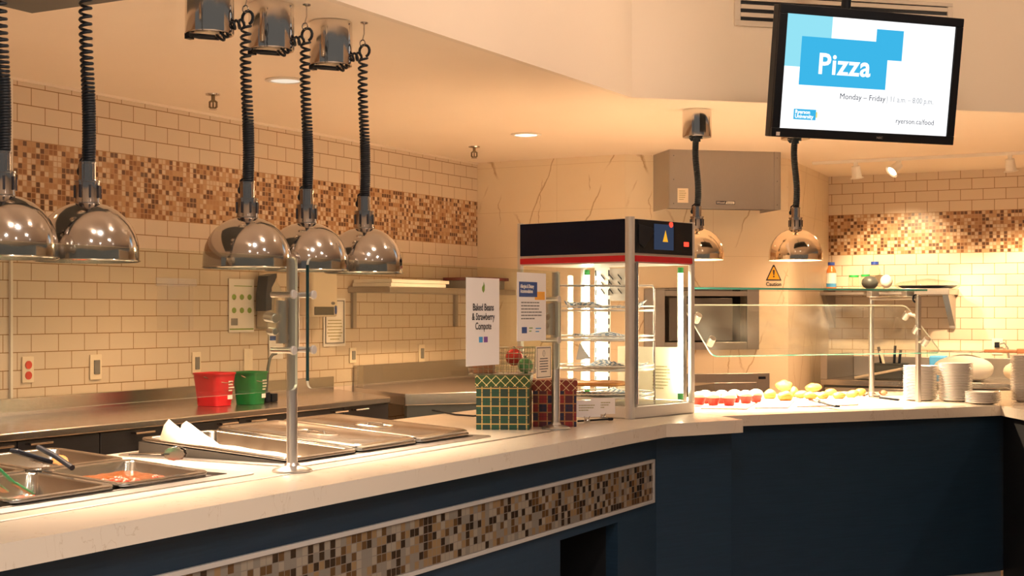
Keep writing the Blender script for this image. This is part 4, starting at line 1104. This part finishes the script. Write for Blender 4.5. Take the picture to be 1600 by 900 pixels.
# slanted pane: top edge back at y=.17,z=.495 -> bottom front at y=-.13,z=.255
a_ = Vector((0, .16, .485)); b_ = Vector((0, -.10, .25)); sl_ = (b_-a_); Ls = sl_.length
out = rrect(-1.27, 0, .06, Ls, .03, 5)
m = MB(); ex = Vector((1, 0, 0)); ey = sl_.normalized(); ez = ex.cross(ey)
vs = [a_+ex*x+ey*y for x, y in out]+[a_+ex*x+ey*y+ez*.008 for x, y in out]; n = len(out)
m.add(vs, [tuple(range(n-1, -1, -1)), tuple(range(n, 2*n))]); m.cur = 1
m.add(vs, [(i, (i+1) % n, n+(i+1) % n, n+i) for i in range(n)])
pn = build('slanted_pane', m, [M_glassp, M_gedgel, M_gedge], t, smooth=False)
for p_ in pn.data.polygons:
    if p_.material_index == 1 and (Vector(p_.center)-a_).dot(ey) > Ls*.97: p_.material_index = 2
for k in (.25, .55, .8):
    c = a_+ey*Ls*k
    build('clamp_disc', MB().cyl(c+Vector((.0, 0, 0))-ez*.03, c+ez*.014, .017, seg=20), M_alu, pn, bevel=.002)
    build('clamp_arm', MB().cyl(c-ez*.02, Vector((0, 0, c.z)), .008, seg=10), M_alu, pn)
for k in (.3, .75):
    c = a_+ey*Ls*k+Vector((-1.24, 0, 0)); build('clamp_disc', MB().cyl(c-ez*.03, c+ez*.014, .017, seg=20), M_alu, pn, bevel=.002)

# ================================================================== OVEN WALL
t = thing('pizza_oven', 'steel-framed oven opening in the marble wall behind the display guard', 'oven', P_A, PBd)
fr = MB(); fr.box(.13, -.02, 1.10, .27, 0, 1.50).box(.84, -.02, 1.10, .925, 0, 1.50).box(.27, -.02, 1.452, .84, 0, 1.50).box(.27, -.02, 1.10, .84, 0, 1.15)
build('steel_frame', fr, M_steel2, t, bevel=.003)
b = MB(); b.box(.27, .55, 1.13, .84, .57, 1.47).box(.25, .0, 1.12, .27, .57, 1.47).box(.84, 0, 1.12, .86, .57, 1.47).box(.25, 0, 1.452, .86, .57, 1.47).box(.25, 0, 1.12, .86, .57, 1.15)
build('oven_chamber', b, pbr('oven_dark', (.03, .026, .024), .8), t)
dp = build('door_panel', MB().box(.30, -.015, 1.16, .74, .0, 1.44), pbr('oven_door', (.13, .12, .115), .3, .7), t, bevel=.004)
t = thing('access_hatch', 'stainless access hatch low on the marble wall behind the muffins', 'panel', P_A, PBd)
build('frame', MB().box(.13, -.03, .3, .995, 0, .945), M_steel2, t, bevel=.003)
build('inner_panel', MB().box(.20, -.036, .3, .90, -.03, .885), M_steel2, t, bevel=.003)
build('latch', MB().box(.915, -.034, .905, .965, -.03, .922), M_black, t)
t = thing('caution_sign', 'yellow triangular caution sign on the marble wall', 'sign', P_A+Vector((math.cos(PBd)*1.035, math.sin(PBd)*1.035, .016)), PBd)
tri = lambda s: [(-.056*s, 0), (.056*s, 0), (.004*s, .105*s), (-.004*s, .105*s)]
build('border', MB().slab([(x, z) for x, z in tri(1)], (0, -.001, 1.54), (1, 0, 0), (0, 0, 1), .002), M_ink, t)
build('triangle', MB().slab([(x, z) for x, z in tri(.78)], (0, -.0022, 1.5485), (1, 0, 0), (0, 0, 1), .001), M_yellow, t)
build('exclamation_mark', MB().slab([(-.004, .032), (.004, .032), (.0075, .066), (-.0075, .066)], (0, -.0034, 1.545), (1, 0, 0), (0, 0, 1), .001).cyl((0, -.0034, 1.567), (0, -.0044, 1.567), .006, seg=14), M_ink, t)
text('lettering', 'Caution', .036, M_ink, t, (0, -.002, 1.505), TX, .95, 'CENTER', .0006)
# hood
H0 = Vector((.985, 8.83, 0)); RH = rad(11.6); dh = Vector((math.cos(RH), math.sin(RH), 0)); ph = Vector((-math.sin(RH), math.cos(RH), 0))
t = thing('exhaust_hood', 'box-shaped stainless hood under the ceiling over the oven', 'hood', H0, RH)
HW = .745
m = MB(); pr = [(0, 0), (HW, 0), (HW, .36), (-.0, .36)]
m.box(0, 0, 2.0, .004, .36, CEIL).box(HW-.004, 0, 2.0, HW, .36, CEIL).box(.004, 0, 2.0, HW-.004, .004, CEIL).box(.004, .356, 2.0, HW-.004, .36, CEIL)
build('hood_body', m, M_steel2, t, bevel=.002)
build('hood_filter', MB().box(.004, .004, 2.02, HW-.004, .356, 2.03), M_black, t)
sf = MB()
for x in (.03, HW-.03, HW-.012):
    for z in (2.03, 2.18, 2.33): sf.ball((x if x < .1 else HW-.025, -.001, z), .004, seg=8, rings=6)
build('rivet', sf, M_greyink, t)['kind'] = 'stuff'
build('seam', MB().box(HW-.048, -.0012, 2.0, HW-.045, .0, CEIL), M_greyink, t)
bd = build('badge', MB().box(.31, -.003, 2.028, .435, 0, 2.050), M_ink, t)
build('badge_half', MB().slab([(.062, .003), (.121, .003), (.121, .019), (.068, .019)], (.31, -.0034, 2.028), (1, 0, 0), (0, 0, 1), .0004), M_white, bd)
text('lettering', 'Wood', .019, M_white, bd, (.314, -.0036, 2.033), TX, 1.05)
text('lettering', 'Stone', .019, M_ink, bd, (.379, -.0040, 2.033), TX, .98)
tg = build('data_label', MB().box(.055, -.003, 2.035, .125, 0, 2.125), M_cream, t)
bb = MB(); bars(bb, .065, 2.11, .05, 5, .013, -.003, th=.0006, seed=14); build('print', bb, M_olive, tg)

# ================================================================== BACK WALL KITCHEN (right)
def bw(a, b, z): return RW(a, b, z)
t = thing('worktable', 'stainless worktable with a raised end against the back tile wall', 'worktable', RW(1.98, 9.74, 0), RZ)
TW = 1.75
build('table_top', MB().box(0, 0, .835, TW, .70, .875), M_steel, t, bevel=.004)
build('side_splash', MB().box(0, 0, .875, .05, .70, 1.045), M_steel2, t, bevel=.003)
build('backsplash', MB().box(.05, .685, .875, TW, .70, 1.02), M_steel2, t, bevel=.003)
for k in range(2):
    dw = build('drawer', MB().box(.03+.86*k, .0, .60, .03+.86*k+.83, .02, .82), M_steel2, t, bevel=.003)
build('body', MB().box(.02, .022, .1, TW-.02, .68, .834), M_greym, t)
build('leg', MB().cyl((.05, .08, 0), (.05, .08, .1), .02, seg=12), M_steel2, t)
build('leg', MB().cyl((TW-.05, .08, 0), (TW-.05, .08, .1), .02, seg=12), M_steel2, t)
def onT(px, py, off=0): # on the worktable top
    return on_z(px, py, .876)
T0 = RW(1.98, 9.74, .876); nv = Vector((NX, NY, 0)); uv = Vector((UX, UY, 0))
TT = lambda x, y, z=0: T0+nv*x+uv*y+Vector((0, 0, z))
bn = thing('utensil_bin', 'small grey bin of dark kitchen utensils on the worktable', 'bin', TT(.28, .35), RZ)
b_ = MB(); loft(b_, [[(x+.11, y+.08, z) for x, y, z in ring(w, d, .015, zz)] for w, d, zz in ((.20, .14, 0), (.22, .16, .10), (.23, .17, .10), (.23, .17, .105), (.215, .155, .105), (.195, .135, .006))], cap_first=True); build('bin_body', b_, M_greym, bn)
for k, (x, y, dx, h, mm) in enumerate(((.045, .10, -.03, .2, M_black), (.085, .045, -.045, .17, M_cream), (.125, .10, .01, .21, M_black), (.165, .06, .02, .18, M_black))):
    tag(rod('utensil', [TT(.28+x, .35+y, .02), TT(.28+x+dx*.6, .35+y, .02+h*.7), TT(.28+x+dx, .35+y, .02+h)], .010, mm), ['dark utensil leaning left in the grey bin', 'cream handled utensil leaning out of the grey bin', 'tall dark utensil upright in the grey bin', 'dark utensil leaning right in the grey bin'][k], 'utensil')
tag(build('cutting_board', MB().box(0, 0, 0, .33, .22, .018, rot=Matrix.Rotation(rad(-12), 3, 'Y')), M_grey, None, TT(.22, .06, .035), RZ, bevel=.004), 'grey tilted board lying on the worktable in front of the bin', 'board')
def bag(label, c, r, m, bump=.2, cat='bag', nm='food_bag'):
    b = MB().ball((0, 0, r[2]*.9), *r, 24, 14, bump, 7).map(lambda v: Vector((v.x, v.y, max(v.z, .0008))))
    return tag(build(nm, b, m, None, c, RZ), label, cat)
bag('puffy white food bag on the worktable behind the frame posts', TT(.94, .26), (.20, .17, .09), M_white)
bag('white food bag on the worktable right of the tall plate stack', TT(1.38, .25), (.18, .15, .08), M_cream)
bag('small white bundle on the worktable left of the puffy bag', TT(.60, .40), (.06, .09, .045), M_white)
tag(build('blue_pack', MB().box(-.06, -.04, 0, .06, .04, .16), M_lblue, None, TT(.70, .55), RZ, bevel=.012), 'light blue pack standing on the worktable beside the puffy white bag', 'pack')
t = thing('pizza_peel', 'brown handled flat peel lying on top of the white food bags', 'peel', TT(1.0, .30, .194), RZ-.08)
build('blade', MB().box(-.30, -.10, 0, .06, .10, .006), M_alu, t)
build('handle', MB().box(.06, -.02, -.001, .36, .02, .022).box(.28, -.03, -.004, .37, .03, .03), M_wood, t, bevel=.006)
# wall shelf on the back wall
sp = on_b(1282, 463, 10.45); sa = ab(sp.x, sp.y)[0]; ep = on_b(1497, 460, 10.45); sl_n = ab(ep.x, ep.y)[0]-sa
t = thing('wall_shelf', 'stainless wall shelf with bottles on the back tile wall', 'shelf', RW(sa, 10.14, 1.47), RZ)
build('shelf_board', MB().box(0, 0, 0, sl_n, .325, .045), M_steel2, t, bevel=.003)
for x in (.07, sl_n-.06):
    br = build('bracket', MB().box(x, .30, -.24, x+.04, .325, 0).add([(x, .30, -.22), (x+.04, .30, -.22), (x+.04, .06, 0), (x, .06, 0), (x, .30, 0), (x+.04, .30, 0)], [(0, 1, 2, 3), (0, 3, 4), (1, 5, 2), (3, 2, 5, 4), (0, 4, 5, 1)]), M_steel2, t)
    build('screw', MB().cyl((x+.02, .30, -.03), (x+.02, .292, -.03), .010, seg=12), M_black, br)
    build('screw', MB().cyl((x+.02, .30, -.19), (x+.02, .292, -.19), .010, seg=12), M_black, br)
SZ = 1.515
def onS(px): 
    q = on_b(px, 400, 10.28); q.z = SZ+.0005; return q
def bottle(label, px, r, h, body, cap, lab=None):
    p = onS(px); t = thing('bottle', label, 'bottle', p, RZ)
    build('bottle_body', MB().lathe([(0, 0), (r, 0), (r, h*.62), (r*.9, h*.72), (r*.62, h*.82), (r*.62, h*.9), (0, h*.9)], seg=20), body, t)
    build('cap', MB().cyl((0, 0, h*.885), (0, 0, h), r*.72, seg=18), cap, t)
    if lab: build('label_wrap', MB().cyl((0, 0, h*.22), (0, 0, h*.60), r*1.02, seg=20), lab, t); build('label_band', MB().cyl((0, 0, h*.08), (0, 0, h*.22), r*1.02, seg=20), M_lblue, t)
bottle('orange bottle with a blue cap and white label at the left end of the shelf', 1299, .036, .20, M_bottle, M_bluecap, M_paper)
bottle('clear tall jar with a blue cap on the shelf behind the dark bag', 1367, .040, .20, M_jar, M_bluecap)
def jar(label, px, r, h):
    p = onS(px); p.y -= .10; t = thing('jar', label, 'jar', p, RZ)
    build('jar_body', MB().lathe([(0, 0), (r, 0), (r, h*.8), (r*.85, h*.86), (0, h*.86)], seg=20), M_jar, t); build('lid', MB().cyl((0, 0, h*.84), (0, 0, h), r*.9, seg=18), M_greencap, t)
jar('glass jar with a green lid on the shelf, left of the pair', 1329, .040, .10)
jar('glass jar with a green lid on the shelf, right of the pair', 1347, .036, .105)
bag('dark bag in clear film in the middle of the back shelf', onS(1368)-uv*.17, (.055, .06, .05), M_greym, .25)
bag('white crumpled bag beside the dark bag on the shelf', onS(1394)-uv*.16, (.045, .045, .05), M_white, .25)
t = thing('foil_platter', 'wrapped white platter at the right end of the back shelf', 'platter', onS(1450)-uv*.02, RZ)
build('platter_base', MB().lathe([(0, 0), (.17, 0), (.21, .018), (.208, .022), (.17, .006), (0, .006)], seg=30).map(lambda v: Vector((v.x, v.y*.55, v.z))), M_black, t)
build('wrapping', MB().ball((0, 0, .022), .20, .11, .045, 26, 12, .3, 9), M_bagclear, t)
# outlet with plug
q = on_b(1550, 554, 10.47); q2_ = on_b(1566, 530, 10.47)
t = thing('wall_outlet', 'wall outlet with a plugged-in grey cable on the back tile wall', 'outlet', Vector((q.x, q.y, q.z)), RZ)
build('cover_plate', MB().box(0, -.006, 0, .075, 0, .115), M_cream, t, bevel=.002)
pg = build('plug', MB().box(.022, -.035, .05, .055, -.006, .09), M_black, t, bevel=.003)
build('cable', MB().tube([(.055, -.03, .075), (.09, -.04, .085), (.115, -.04, .05), (.125, -.035, -.03)], .005, 8), M_greyink, t)
# shelf lower steel box at far right with clear lids
t = thing('steel_counter', 'low stainless counter behind the plate stacks at the right', 'counter', RW(3.75, 9.74, 0), RZ)
build('counter_top', MB().box(0, 0, .835, 2.2, .70, .875), M_steel, t, bevel=.004); build('body', MB().box(.02, .02, 0, 2.18, .69, .834), M_steel2, t)

# ================================================================== HEAT LAMPS
def shade_part(parent, z, r=.1375, m=None, refl=None):
    s = MB(); h = .160; k = r/.1375
    prof = [(.137, 0), (.1372, .022), (.1355, .045), (.129, .072), (.117, .098), (.100, .121), (.078, .140), (.052, .153), (.030, .158)]
    prof = [(a*k, b) for a, b in prof]; inner = [(a-.0025, b-.002) for a, b in reversed(prof)]; inner[-1] = (inner[-1][0], 0)
    s.lathe(prof, (0, 0, z), 56)
    sh = build('lamp_shade', s, m or M_chrome, parent, ang=60)
    build('reflector', MB().lathe(inner, (0, 0, z), 56), refl or M_chrome2, sh)
    build('rim', MB().tube([(.1375*k*math.cos(2*PI*i/56), .1375*k*math.sin(2*PI*i/56), z+.002) for i in range(56)], .0025, 6, closed=True), m or M_chrome, sh)
    build('bulb', MB().lathe([(0, .04), (.03, .045), (.045, .07), (.04, .095), (.02, .125), (.02, .15), (0, .15)], (0, 0, z), 20), M_bulb, parent)
    nk = MB().lathe([(.030, .156), (.034, .157), (.034, .162), (.033, .166), (.033, .214), (.035, .215), (.035, .219), (.0, .219)], (0, 0, z), 28)
    nk.lathe([(.0225, .219), (.0225, .265), (.024, .266), (.024, .270), (0, .270)], (0, 0, z), 24)
    n = build('socket_neck', nk, M_chrome, parent)
    sl = MB()
    for i in range(8):
        a = 2*PI*i/8+.2; c = Vector((.0332*math.cos(a), .0332*math.sin(a), z+.19)); sl.box(c.x-.003, c.y-.003, z+.172, c.x+.003, c.y+.003, z+.206, rot=Matrix.Rotation(a, 3, 'Z'), c=c)
    build('vent_slot', sl, M_ink, n)['kind'] = 'stuff'
    build('switch', MB().ball((-.024, -.005, z+.245), .009, .007, .012, 12, 8).tube([(-.024, -.005, z+.255), (-.022, -.004, z+.275), (-.008, 0, z+.285)], .004, 6), M_black, n)
    return z+.270
def front_lamp():
    t = thing('heat_lamp', 'x', 'heat lamp', (0, 0, 0), RZ, 'coil-cord heat lamps over the front food bar')
    cx, cy = -.10, -.06
    cn = build('canister', MB().lathe([(.070, 0), (.075, -.002), (.0755, -.150), (.074, -.154), (.068, -.154), (.066, -.148), (0, -.148)], (cx, cy, 0), 48), M_canchrome, t)
    build('cover_plate', MB().box(cx-.03, cy-.035, -.152, cx+.025, cy+.03, -.148), M_cream, cn)
    hk = MB().lathe([(0, 0), (.014, 0), (.013, -.004), (.004, -.006), (.003, -.008)], (0, 0, 0), 16)
    hk.tube([(0, 0, -.004), (.0, 0, -.04), (-.004, -.004, -.062)], .0022, 6).tube([(-.004+.011*math.cos(2*PI*i/16), -.004, -.073+.011*math.sin(2*PI*i/16)) for i in range(16)], .0022, 6, closed=True)
    build('ceiling_hook', hk, M_chrome, t)
    zt = shade_part(t, -.883)
    co = MB()
    n1 = helix((0, 0, zt), (0, 0, -.125), 43, .0145, 10, .004, dens=lambda s: .34*(s/.53) if s < .53 else .34+.66*(.42*((s-.53)/.47)+.58*((s-.53)/.47)**2))
    co.tube(n1, .0045, 6)
    build('coiled_cord', co, M_cord, t, ang=80)
    lp = [Vector((.0+.021*math.cos(a), .002, -.100+.021*math.sin(a))) for a in [rad(-70+25*i) for i in range(13)]]
    c2 = MB().tube(lp, .005, 7)
    st = lp[-1]; en = Vector((cx+.03, cy+.02, -.155))
    c2.tube(helix(st, (cx+.066, cy+.03, -.125), 2.5, .013, 10), .0045, 6)
    c2.tube(helix((cx+.062, cy+.03, -.135), (cx+.02, cy+.02, -.165), 3.5, .013, 10), .0045, 6)
    c2.tube([(cx+.03, cy-.01, -.165), (cx, cy-.045, -.163), (cx-.035, cy-.05, -.16), (cx-.05, cy-.03, -.158), (cx-.045, cy, -.158), (cx-.02, cy+.012, -.16), (cx+.02, cy+.02, -.165)], .0055, 7)
    c2.box(cx-.062, cy-.045, -.168, cx-.045, cy-.02, -.15)
    build('hooked_cord', c2, M_cord, t, ang=80)
    return t
fl = front_lamp()
for i, (a, b, dz, lb) in enumerate(((2.0, 2.50, -.0, 'chrome heat lamp cut off by the left edge'), (2.0, 2.79, -.0, 'chrome heat lamp second from the left edge, hung close beside the cut-off one'),
                        (2.0, 3.46, 0, 'chrome heat lamp left of the glass post, third along the bar'), (2.0, 3.765, 0, 'chrome heat lamp fourth along the bar, partly hidden behind the third'), (2.0, 4.098, 0, 'chrome heat lamp at the far end of the front bar row'))):
    p = RW(a, b, CEIL+dz)
    if i == 0: fl.location = p; fl['label'] = lb
    else: dup(fl, p, RZ+rad((0, 4, -3, 6, 2)[i]) if False else RZ, lb)
    sp = bpy.data.lights.new('lamp_light', 'SPOT'); sp.energy = KL; sp.color = (1, .74, .52); sp.spot_size = rad(120); sp.spot_blend = .8; sp.shadow_soft_size = .04
    so = bpy.data.objects.new('lamp_light', sp); COL.objects.link(so); so.location = p+Vector((0, 0, -.86))
M_brass = pbr('warm_chrome', (.80, .66, .50), .10, 1)
def right_lamp(label, px, Y):
    X = (px-CX)/F*Y
    t = thing('heat_lamp', label, 'heat lamp', Vector((X, Y, CEIL)), RZ, 'straight-cord heat lamps over the display counter')
    cn = build('canister', MB().lathe([(.070, 0), (.073, -.002), (.074, -.132), (.072, -.138), (.066, -.138), (0, -.136)], (0, 0, 0), 48), M_canchrome, t)
    build('cord_grip', MB().tube([(.03, 0, -.142), (-.02, 0, -.142), (-.04, 0, -.143), (-.03, 0, -.15), (0, 0, -.152)], .006, 8).cyl((0, 0, -.138), (0, 0, -.16), .018, seg=12), M_cord, cn)
    zb = -.757; zt = shade_part(t, zb, .136, M_brass, M_white)
    build('coiled_cord', MB().tube(helix((0, 0, zt-.004), (0, 0, -.15), 38, .0125, 9, .006), .0052, 6), M_cord, t, ang=80)
    sp = bpy.data.lights.new('lamp_light', 'SPOT'); sp.energy = KR; sp.color = (1, .72, .46); sp.spot_size = rad(130); sp.spot_blend = .7; sp.shadow_soft_size = .04
    so = bpy.data.objects.new('lamp_light', sp); COL.objects.link(so); so.location = (X, Y, CEIL+zb+.025)
right_lamp('chrome heat lamp half hidden behind the pizza case header', 1089, 7.11)
right_lamp('chrome heat lamp hanging below the pizza screen over the pastries', 1243, 7.19)

# ================================================================== CEILING THINGS
def downlight(label, px, py, glow):
    p = on_z(px, py, CEIL); t = thing('downlight', label, 'downlight', p, 0)
    build('trim_ring', MB().lathe([(.066, -.001), (.088, -.001), (.090, -.004), (.07, -.008), (.064, -.004)], (0, 0, 0), 36, close=True), M_white, t)
    build('lens', MB().lathe([(0, -.003), (.066, -.003), (.066, -.001), (0, -.001)], (0, 0, 0), 32), glow, t)
    return p
pd1 = downlight('round recessed ceiling light between the third and fourth heat lamps', 446, 125, M_downdim)
pd2 = downlight('round recessed ceiling light near the marble wall', 822, 210, M_down)
def sprinkler(label, px, py):
    p = on_z(px, py, CEIL); t = thing('sprinkler', label, 'sprinkler', p, 0)
    build('escutcheon', MB().lathe([(0, 0), (.036, 0), (.034, -.006), (.012, -.010), (0, -.010)], (0, 0, 0), 24), M_chrome2, t)
    build('frame_arms', MB().cyl((0, 0, -.008), (0, 0, -.03), .009, seg=12).tube([(0, 0, -.028), (.016, 0, -.038), (.016, 0, -.06), (.004, 0, -.07)], .0055, 8).tube([(0, 0, -.028), (-.016, 0, -.038), (-.016, 0, -.06), (-.004, 0, -.07)], .0055, 8).cyl((0, 0, -.028), (0, 0, -.07), .004, seg=8), pbr('bronze', (.20, .16, .10), .3, 1), t)
    build('deflector', MB().cyl((0, 0, -.07), (0, 0, -.073), .018, seg=14), M_chrome2, t)
sprinkler('sprinkler head on the ceiling left of the third heat lamp', 333, 147)
sprinkler('sprinkler head on the ceiling near the inner tile corner', 741, 229)
# track light
ta = on_z(1270, 253, CEIL); tb_ = on_z(1606, 236, CEIL); TL = (tb_-ta).length; Rt = math.atan2(tb_.y-ta.y, tb_.x-ta.x)
t = thing('track_light', 'white ceiling track with spotlights in front of the back tile wall', 'track light', ta, Rt)
build('rail', MB().box(0, -.018, -.02, TL+.3, .018, 0), M_white, t, bevel=.002)
def head(px, aim):
    k = (px-CX)/F; tt = (k*ta.y-ta.x)/((tb_-ta).normalized().x-k*(tb_-ta).normalized().y)
    hh = build('spot_head', MB().cyl((tt, 0, -.045), Vector((tt, 0, -.045))+Vector(aim)*.075, .028, .034, 24, caps=False).cyl(Vector((tt, 0, -.045))-Vector(aim)*.0, Vector((tt, 0, -.045))+Vector(aim)*.01, .026, seg=20), M_white, t)
    build('yoke', MB().box(tt-.012, -.012, -.05, tt+.012, .012, -.018), M_white, hh)
    fc = Vector((tt, 0, -.045))+Vector(aim)*.068
    build('lamp_face', MB().cyl(fc, fc+Vector(aim)*.004, .032, seg=20), M_bulb if aim[2] < -.6 else M_chrome, hh)
    build('flange', MB().cyl(fc+Vector(aim)*.004, fc+Vector(aim)*.012, .036, .046, 24, caps=False), M_white, hh)
    return ta+(tb_-ta).normalized()*tt+Vector((0, 0, -.045))+Vector(aim)*.10
h1 = head(1337, Vector((.05, .25, -.96)).normalized())
h2 = head(1405, Vector((-.5, -.55, -.65)).normalized())
h3 = head(1578, Vector((.05, .25, -.96)).normalized())
# slotted vent on the soffit
t1, z1 = on_line(1143, 42, S_c, e14); t2, z2 = on_line(1482, 8, S_c, e14)
t = thing('air_vent', 'slotted air vent on the soffit behind the top of the screen', 'vent', S_c+e14*t1+Vector((e14.y, -e14.x, 0))*.0305, rad(14))
vw = t2-t1; zb = z1; zt = zb+.17
fr = MB(); fr.box(0, -.012, zb, vw, 0, zb+.026).box(0, -.012, zt-.02, vw, 0, zt).box(0, -.012, zb+.026, .03, 0, zt-.02).box(vw-.03, -.012, zb+.026, vw, 0, zt-.02)
build('frame', fr, M_vent, t, bevel=.002)
build('dark_slot', MB().box(.03, -.002, zb+.026, vw-.03, -.001, zt-.02), M_black, t)
for k in range(3):
    z = zb+.026+.0185+.0395*k; build('slat', MB().box(.03, -.012, z, vw-.03, -.003, z+.020), M_vent, t)
# TV screen
TV = thing('tv_screen', 'black framed screen showing a white pizza menu slide, hung from the ceiling', 'screen', Vector((0, 0, 0)), 0)
YT = 6.35; TVc = Vector(((1357-CX)/F*YT, YT, EYE-(119.5-HY)/F*YT)); yaw, pit = rad(20), rad(8)
TV.location = TVc; TV.rotation_euler = (pit, 0, yaw)
W2, H2 = .482, .289
build('bezel', MB().box(-W2, -.012, -H2, W2, .0, -H2+.040).box(-W2, -.012, H2-.040, W2, 0, H2).box(-W2, -.012, -H2+.040, -W2+.040, 0, H2-.040).box(W2-.040, -.012, -H2+.040, W2, 0, H2-.040), M_black, TV, bevel=.003)
build('housing', MB().box(-W2, 0, -H2, W2, .05, H2).box(-.3, .05, -.18, .3, .09, .18), M_black, TV, bevel=.005)
mt = build('mount_arm', MB().cyl((-.075, .11, .05), (-.075, .11, 1.0), .022, seg=16).box(-.155, .07, -.1, .005, .12, .12), M_black, TV)
sw_, sh_ = W2-.040, H2-.040
sc = build('screen', MB().box(-sw_, -.004, -sh_, sw_, 0, sh_), M_screenw, TV)
def su(u, v): return (-sw_+2*sw_*u, sh_-2*sh_*v)
def sp_(name, pts, m, dy): 
    P = [su(*p) for p in pts]; a = sum(P[i][0]*P[(i+1) % len(P)][1]-P[(i+1) % len(P)][0]*P[i][1] for i in range(len(P)))
    if a < 0: P = P[::-1]
    return build(name, MB().slab(P, (0, -.004-dy+.0003, 0), (1, 0, 0), (0, 0, 1), .0003), m, sc)
sp_('pale_block', [(0, 0), (.262, 0), (.262, .455), (0, .455)], M_screenc, .0006)
sp_('blue_block', [(.092, .187), (.525, .187), (.525, .075), (.687, .075), (.687, .345), (.602, .345), (.602, .612), (.092, .612)], M_screenb, .0012)
x, z = su(.193, .502); text('lettering', 'Pizza', .128, M_screenw, sc, (x, -.006, z), TX, 1.02, 'LEFT', .0026, 1.06)
x, z = su(.335, .715); text('lettering', 'Monday – Friday', .036, M_screenk, sc, (x, -.005, z), TX, 1.0, 'LEFT', 0)
x, z = su(.615, .715); text('lettering', '| 11 a.m. – 8:00 p.m.', .036, M_screeng, sc, (x, -.005, z), TX, .86)
x, z = su(.68, .905); text('lettering', 'ryerson.ca/food', .033, M_screenk, sc, (x, -.005, z), TX, 1.0)
sp_('logo_block', [(.076, .825), (.205, .825), (.205, .918), (.076, .918)], M_screenb, .0006)
sp_('logo_tab', [(.205, .845), (.213, .845), (.213, .895), (.205, .895)], M_screeny, .0006)
x, z = su(.083, .865); text('lettering', 'Ryerson\nUniversity', .023, M_screenw, sc, (x, -.0055, z), TX, 1.0, 'LEFT', .0006, 1, .85)
text('lettering', 'NEC', .014, M_alu, TV, (.06, -.0125, -H2+.013), TX, 1.2)
build('sensor', MB().box(-W2+.022, -.0135, -H2+.006, -W2+.040, -.012, -H2+.022), M_paper, TV)

# ================================================================== LIGHTS
def light(kind, loc, e, col, size=.05, aim=None, ang=120, blend=.6, name='light', sy=None):
    l = bpy.data.lights.new(name, kind); l.energy = e; l.color = col
    if kind == 'SPOT': l.spot_size = rad(ang); l.spot_blend = blend; l.shadow_soft_size = size
    elif kind == 'AREA': l.size = size; 
    else: l.shadow_soft_size = size
    if kind == 'AREA' and sy: l.shape = 'RECTANGLE'; l.size_y = sy
    o = bpy.data.objects.new(name, l); COL.objects.link(o); o.location = loc
    if aim is not None: o.rotation_euler = (Vector(aim)-Vector(loc)).to_track_quat('-Z', 'Y').to_euler()
    return o
WARM = (1, .60, .31)
for p, e in ((pd1, KD), (pd2, KD*1.7), (RW(1.0, 2.77, CEIL), KD), (RW(1.0, .9, CEIL), KD), (RW(2.6, 8.9, CEIL), KD*1.1), (RW(4.2, 8.8, CEIL), KD*1.1)):
    light('SPOT', p+Vector((0, 0, -.02)), e, WARM, .06, None, 110, .9, 'downlight_beam')
for h, tgt, e in ((h1, on_b(1415, 470, 10.47), KT), (h2, Vector((1.4, 6.6, .9)), KT*.6), (h3, on_b(1600, 520, 10.47), KT*1.3)):
    light('SPOT', h, e, (1, .68, .36), .03, tgt, 62, .7, 'track_beam')
# hall lights: recessed lamps of the dining hall behind the viewer
for x in (-5, -3.2, -1.4, .4, 2.2, 4):
    for y in (-3.5, -1.5, .5, 2.5):
        if x < -1 and y > 0: continue
        if abs(x-1) < .1 and y > 2: pass
        light('SPOT', Vector((x, y, 3.17)), KH, (1, .91, .82), .07, None, 150, .8, 'hall_light')
# wall washers along the soffit
for k in (-4.2, -2.6, -1.0): 
    p = S_c+uu*k+nv*1.5; light('SPOT', Vector((p.x, p.y, 3.17)), KS*1.3, (1, .73, .53), .07, S_c+uu*k+Vector((0, 0, 2.7)), 100, .9, 'soffit_washer')
for k in (.8, 2.4, 4.0):
    p = S_c+e14*k+Vector((e14.y, -e14.x, 0))*1.5; light('SPOT', Vector((p.x, p.y, 3.17)), KS*.55, (1, .74, .50), .07, S_c+e14*k+Vector((0, 0, 2.7)), 100, .9, 'soffit_washer')
wd_ = bpy.data.worlds.new('hall_ambient'); SC.world = wd_; wd_.use_nodes = True
bg = wd_.node_tree.nodes['Background']; bg.inputs[0].default_value = (.80, .76, .70, 1); bg.inputs[1].default_value = KW

# ================================================================== CAMERA
cd = bpy.data.cameras.new('camera'); cam = bpy.data.objects.new('camera', cd); COL.objects.link(cam)
cam.location = (0, 0, EYE); cam.rotation_euler = (PI/2, 0, 0)
cd.sensor_width = 36; cd.lens = 36*F/1600; cd.shift_y = (HY-450)/1600; cd.clip_start = .05
SC.camera = cam
vs_ = SC.view_settings; vs_.view_transform = 'Standard'; vs_.look = 'None'; vs_.gamma = 1; vs_.use_curve_mapping = False; vs_.exposure = EXPO
SC.cycles.max_bounces = 12; SC.cycles.transparent_max_bounces = 24; SC.cycles.diffuse_bounces = 6; SC.cycles.glossy_bounces = 6; SC.cycles.sample_clamp_indirect = 8
SC.cycles.caustics_reflective = True; SC.cycles.blur_glossy = 1.0; SC.cycles.caustics_refractive = False
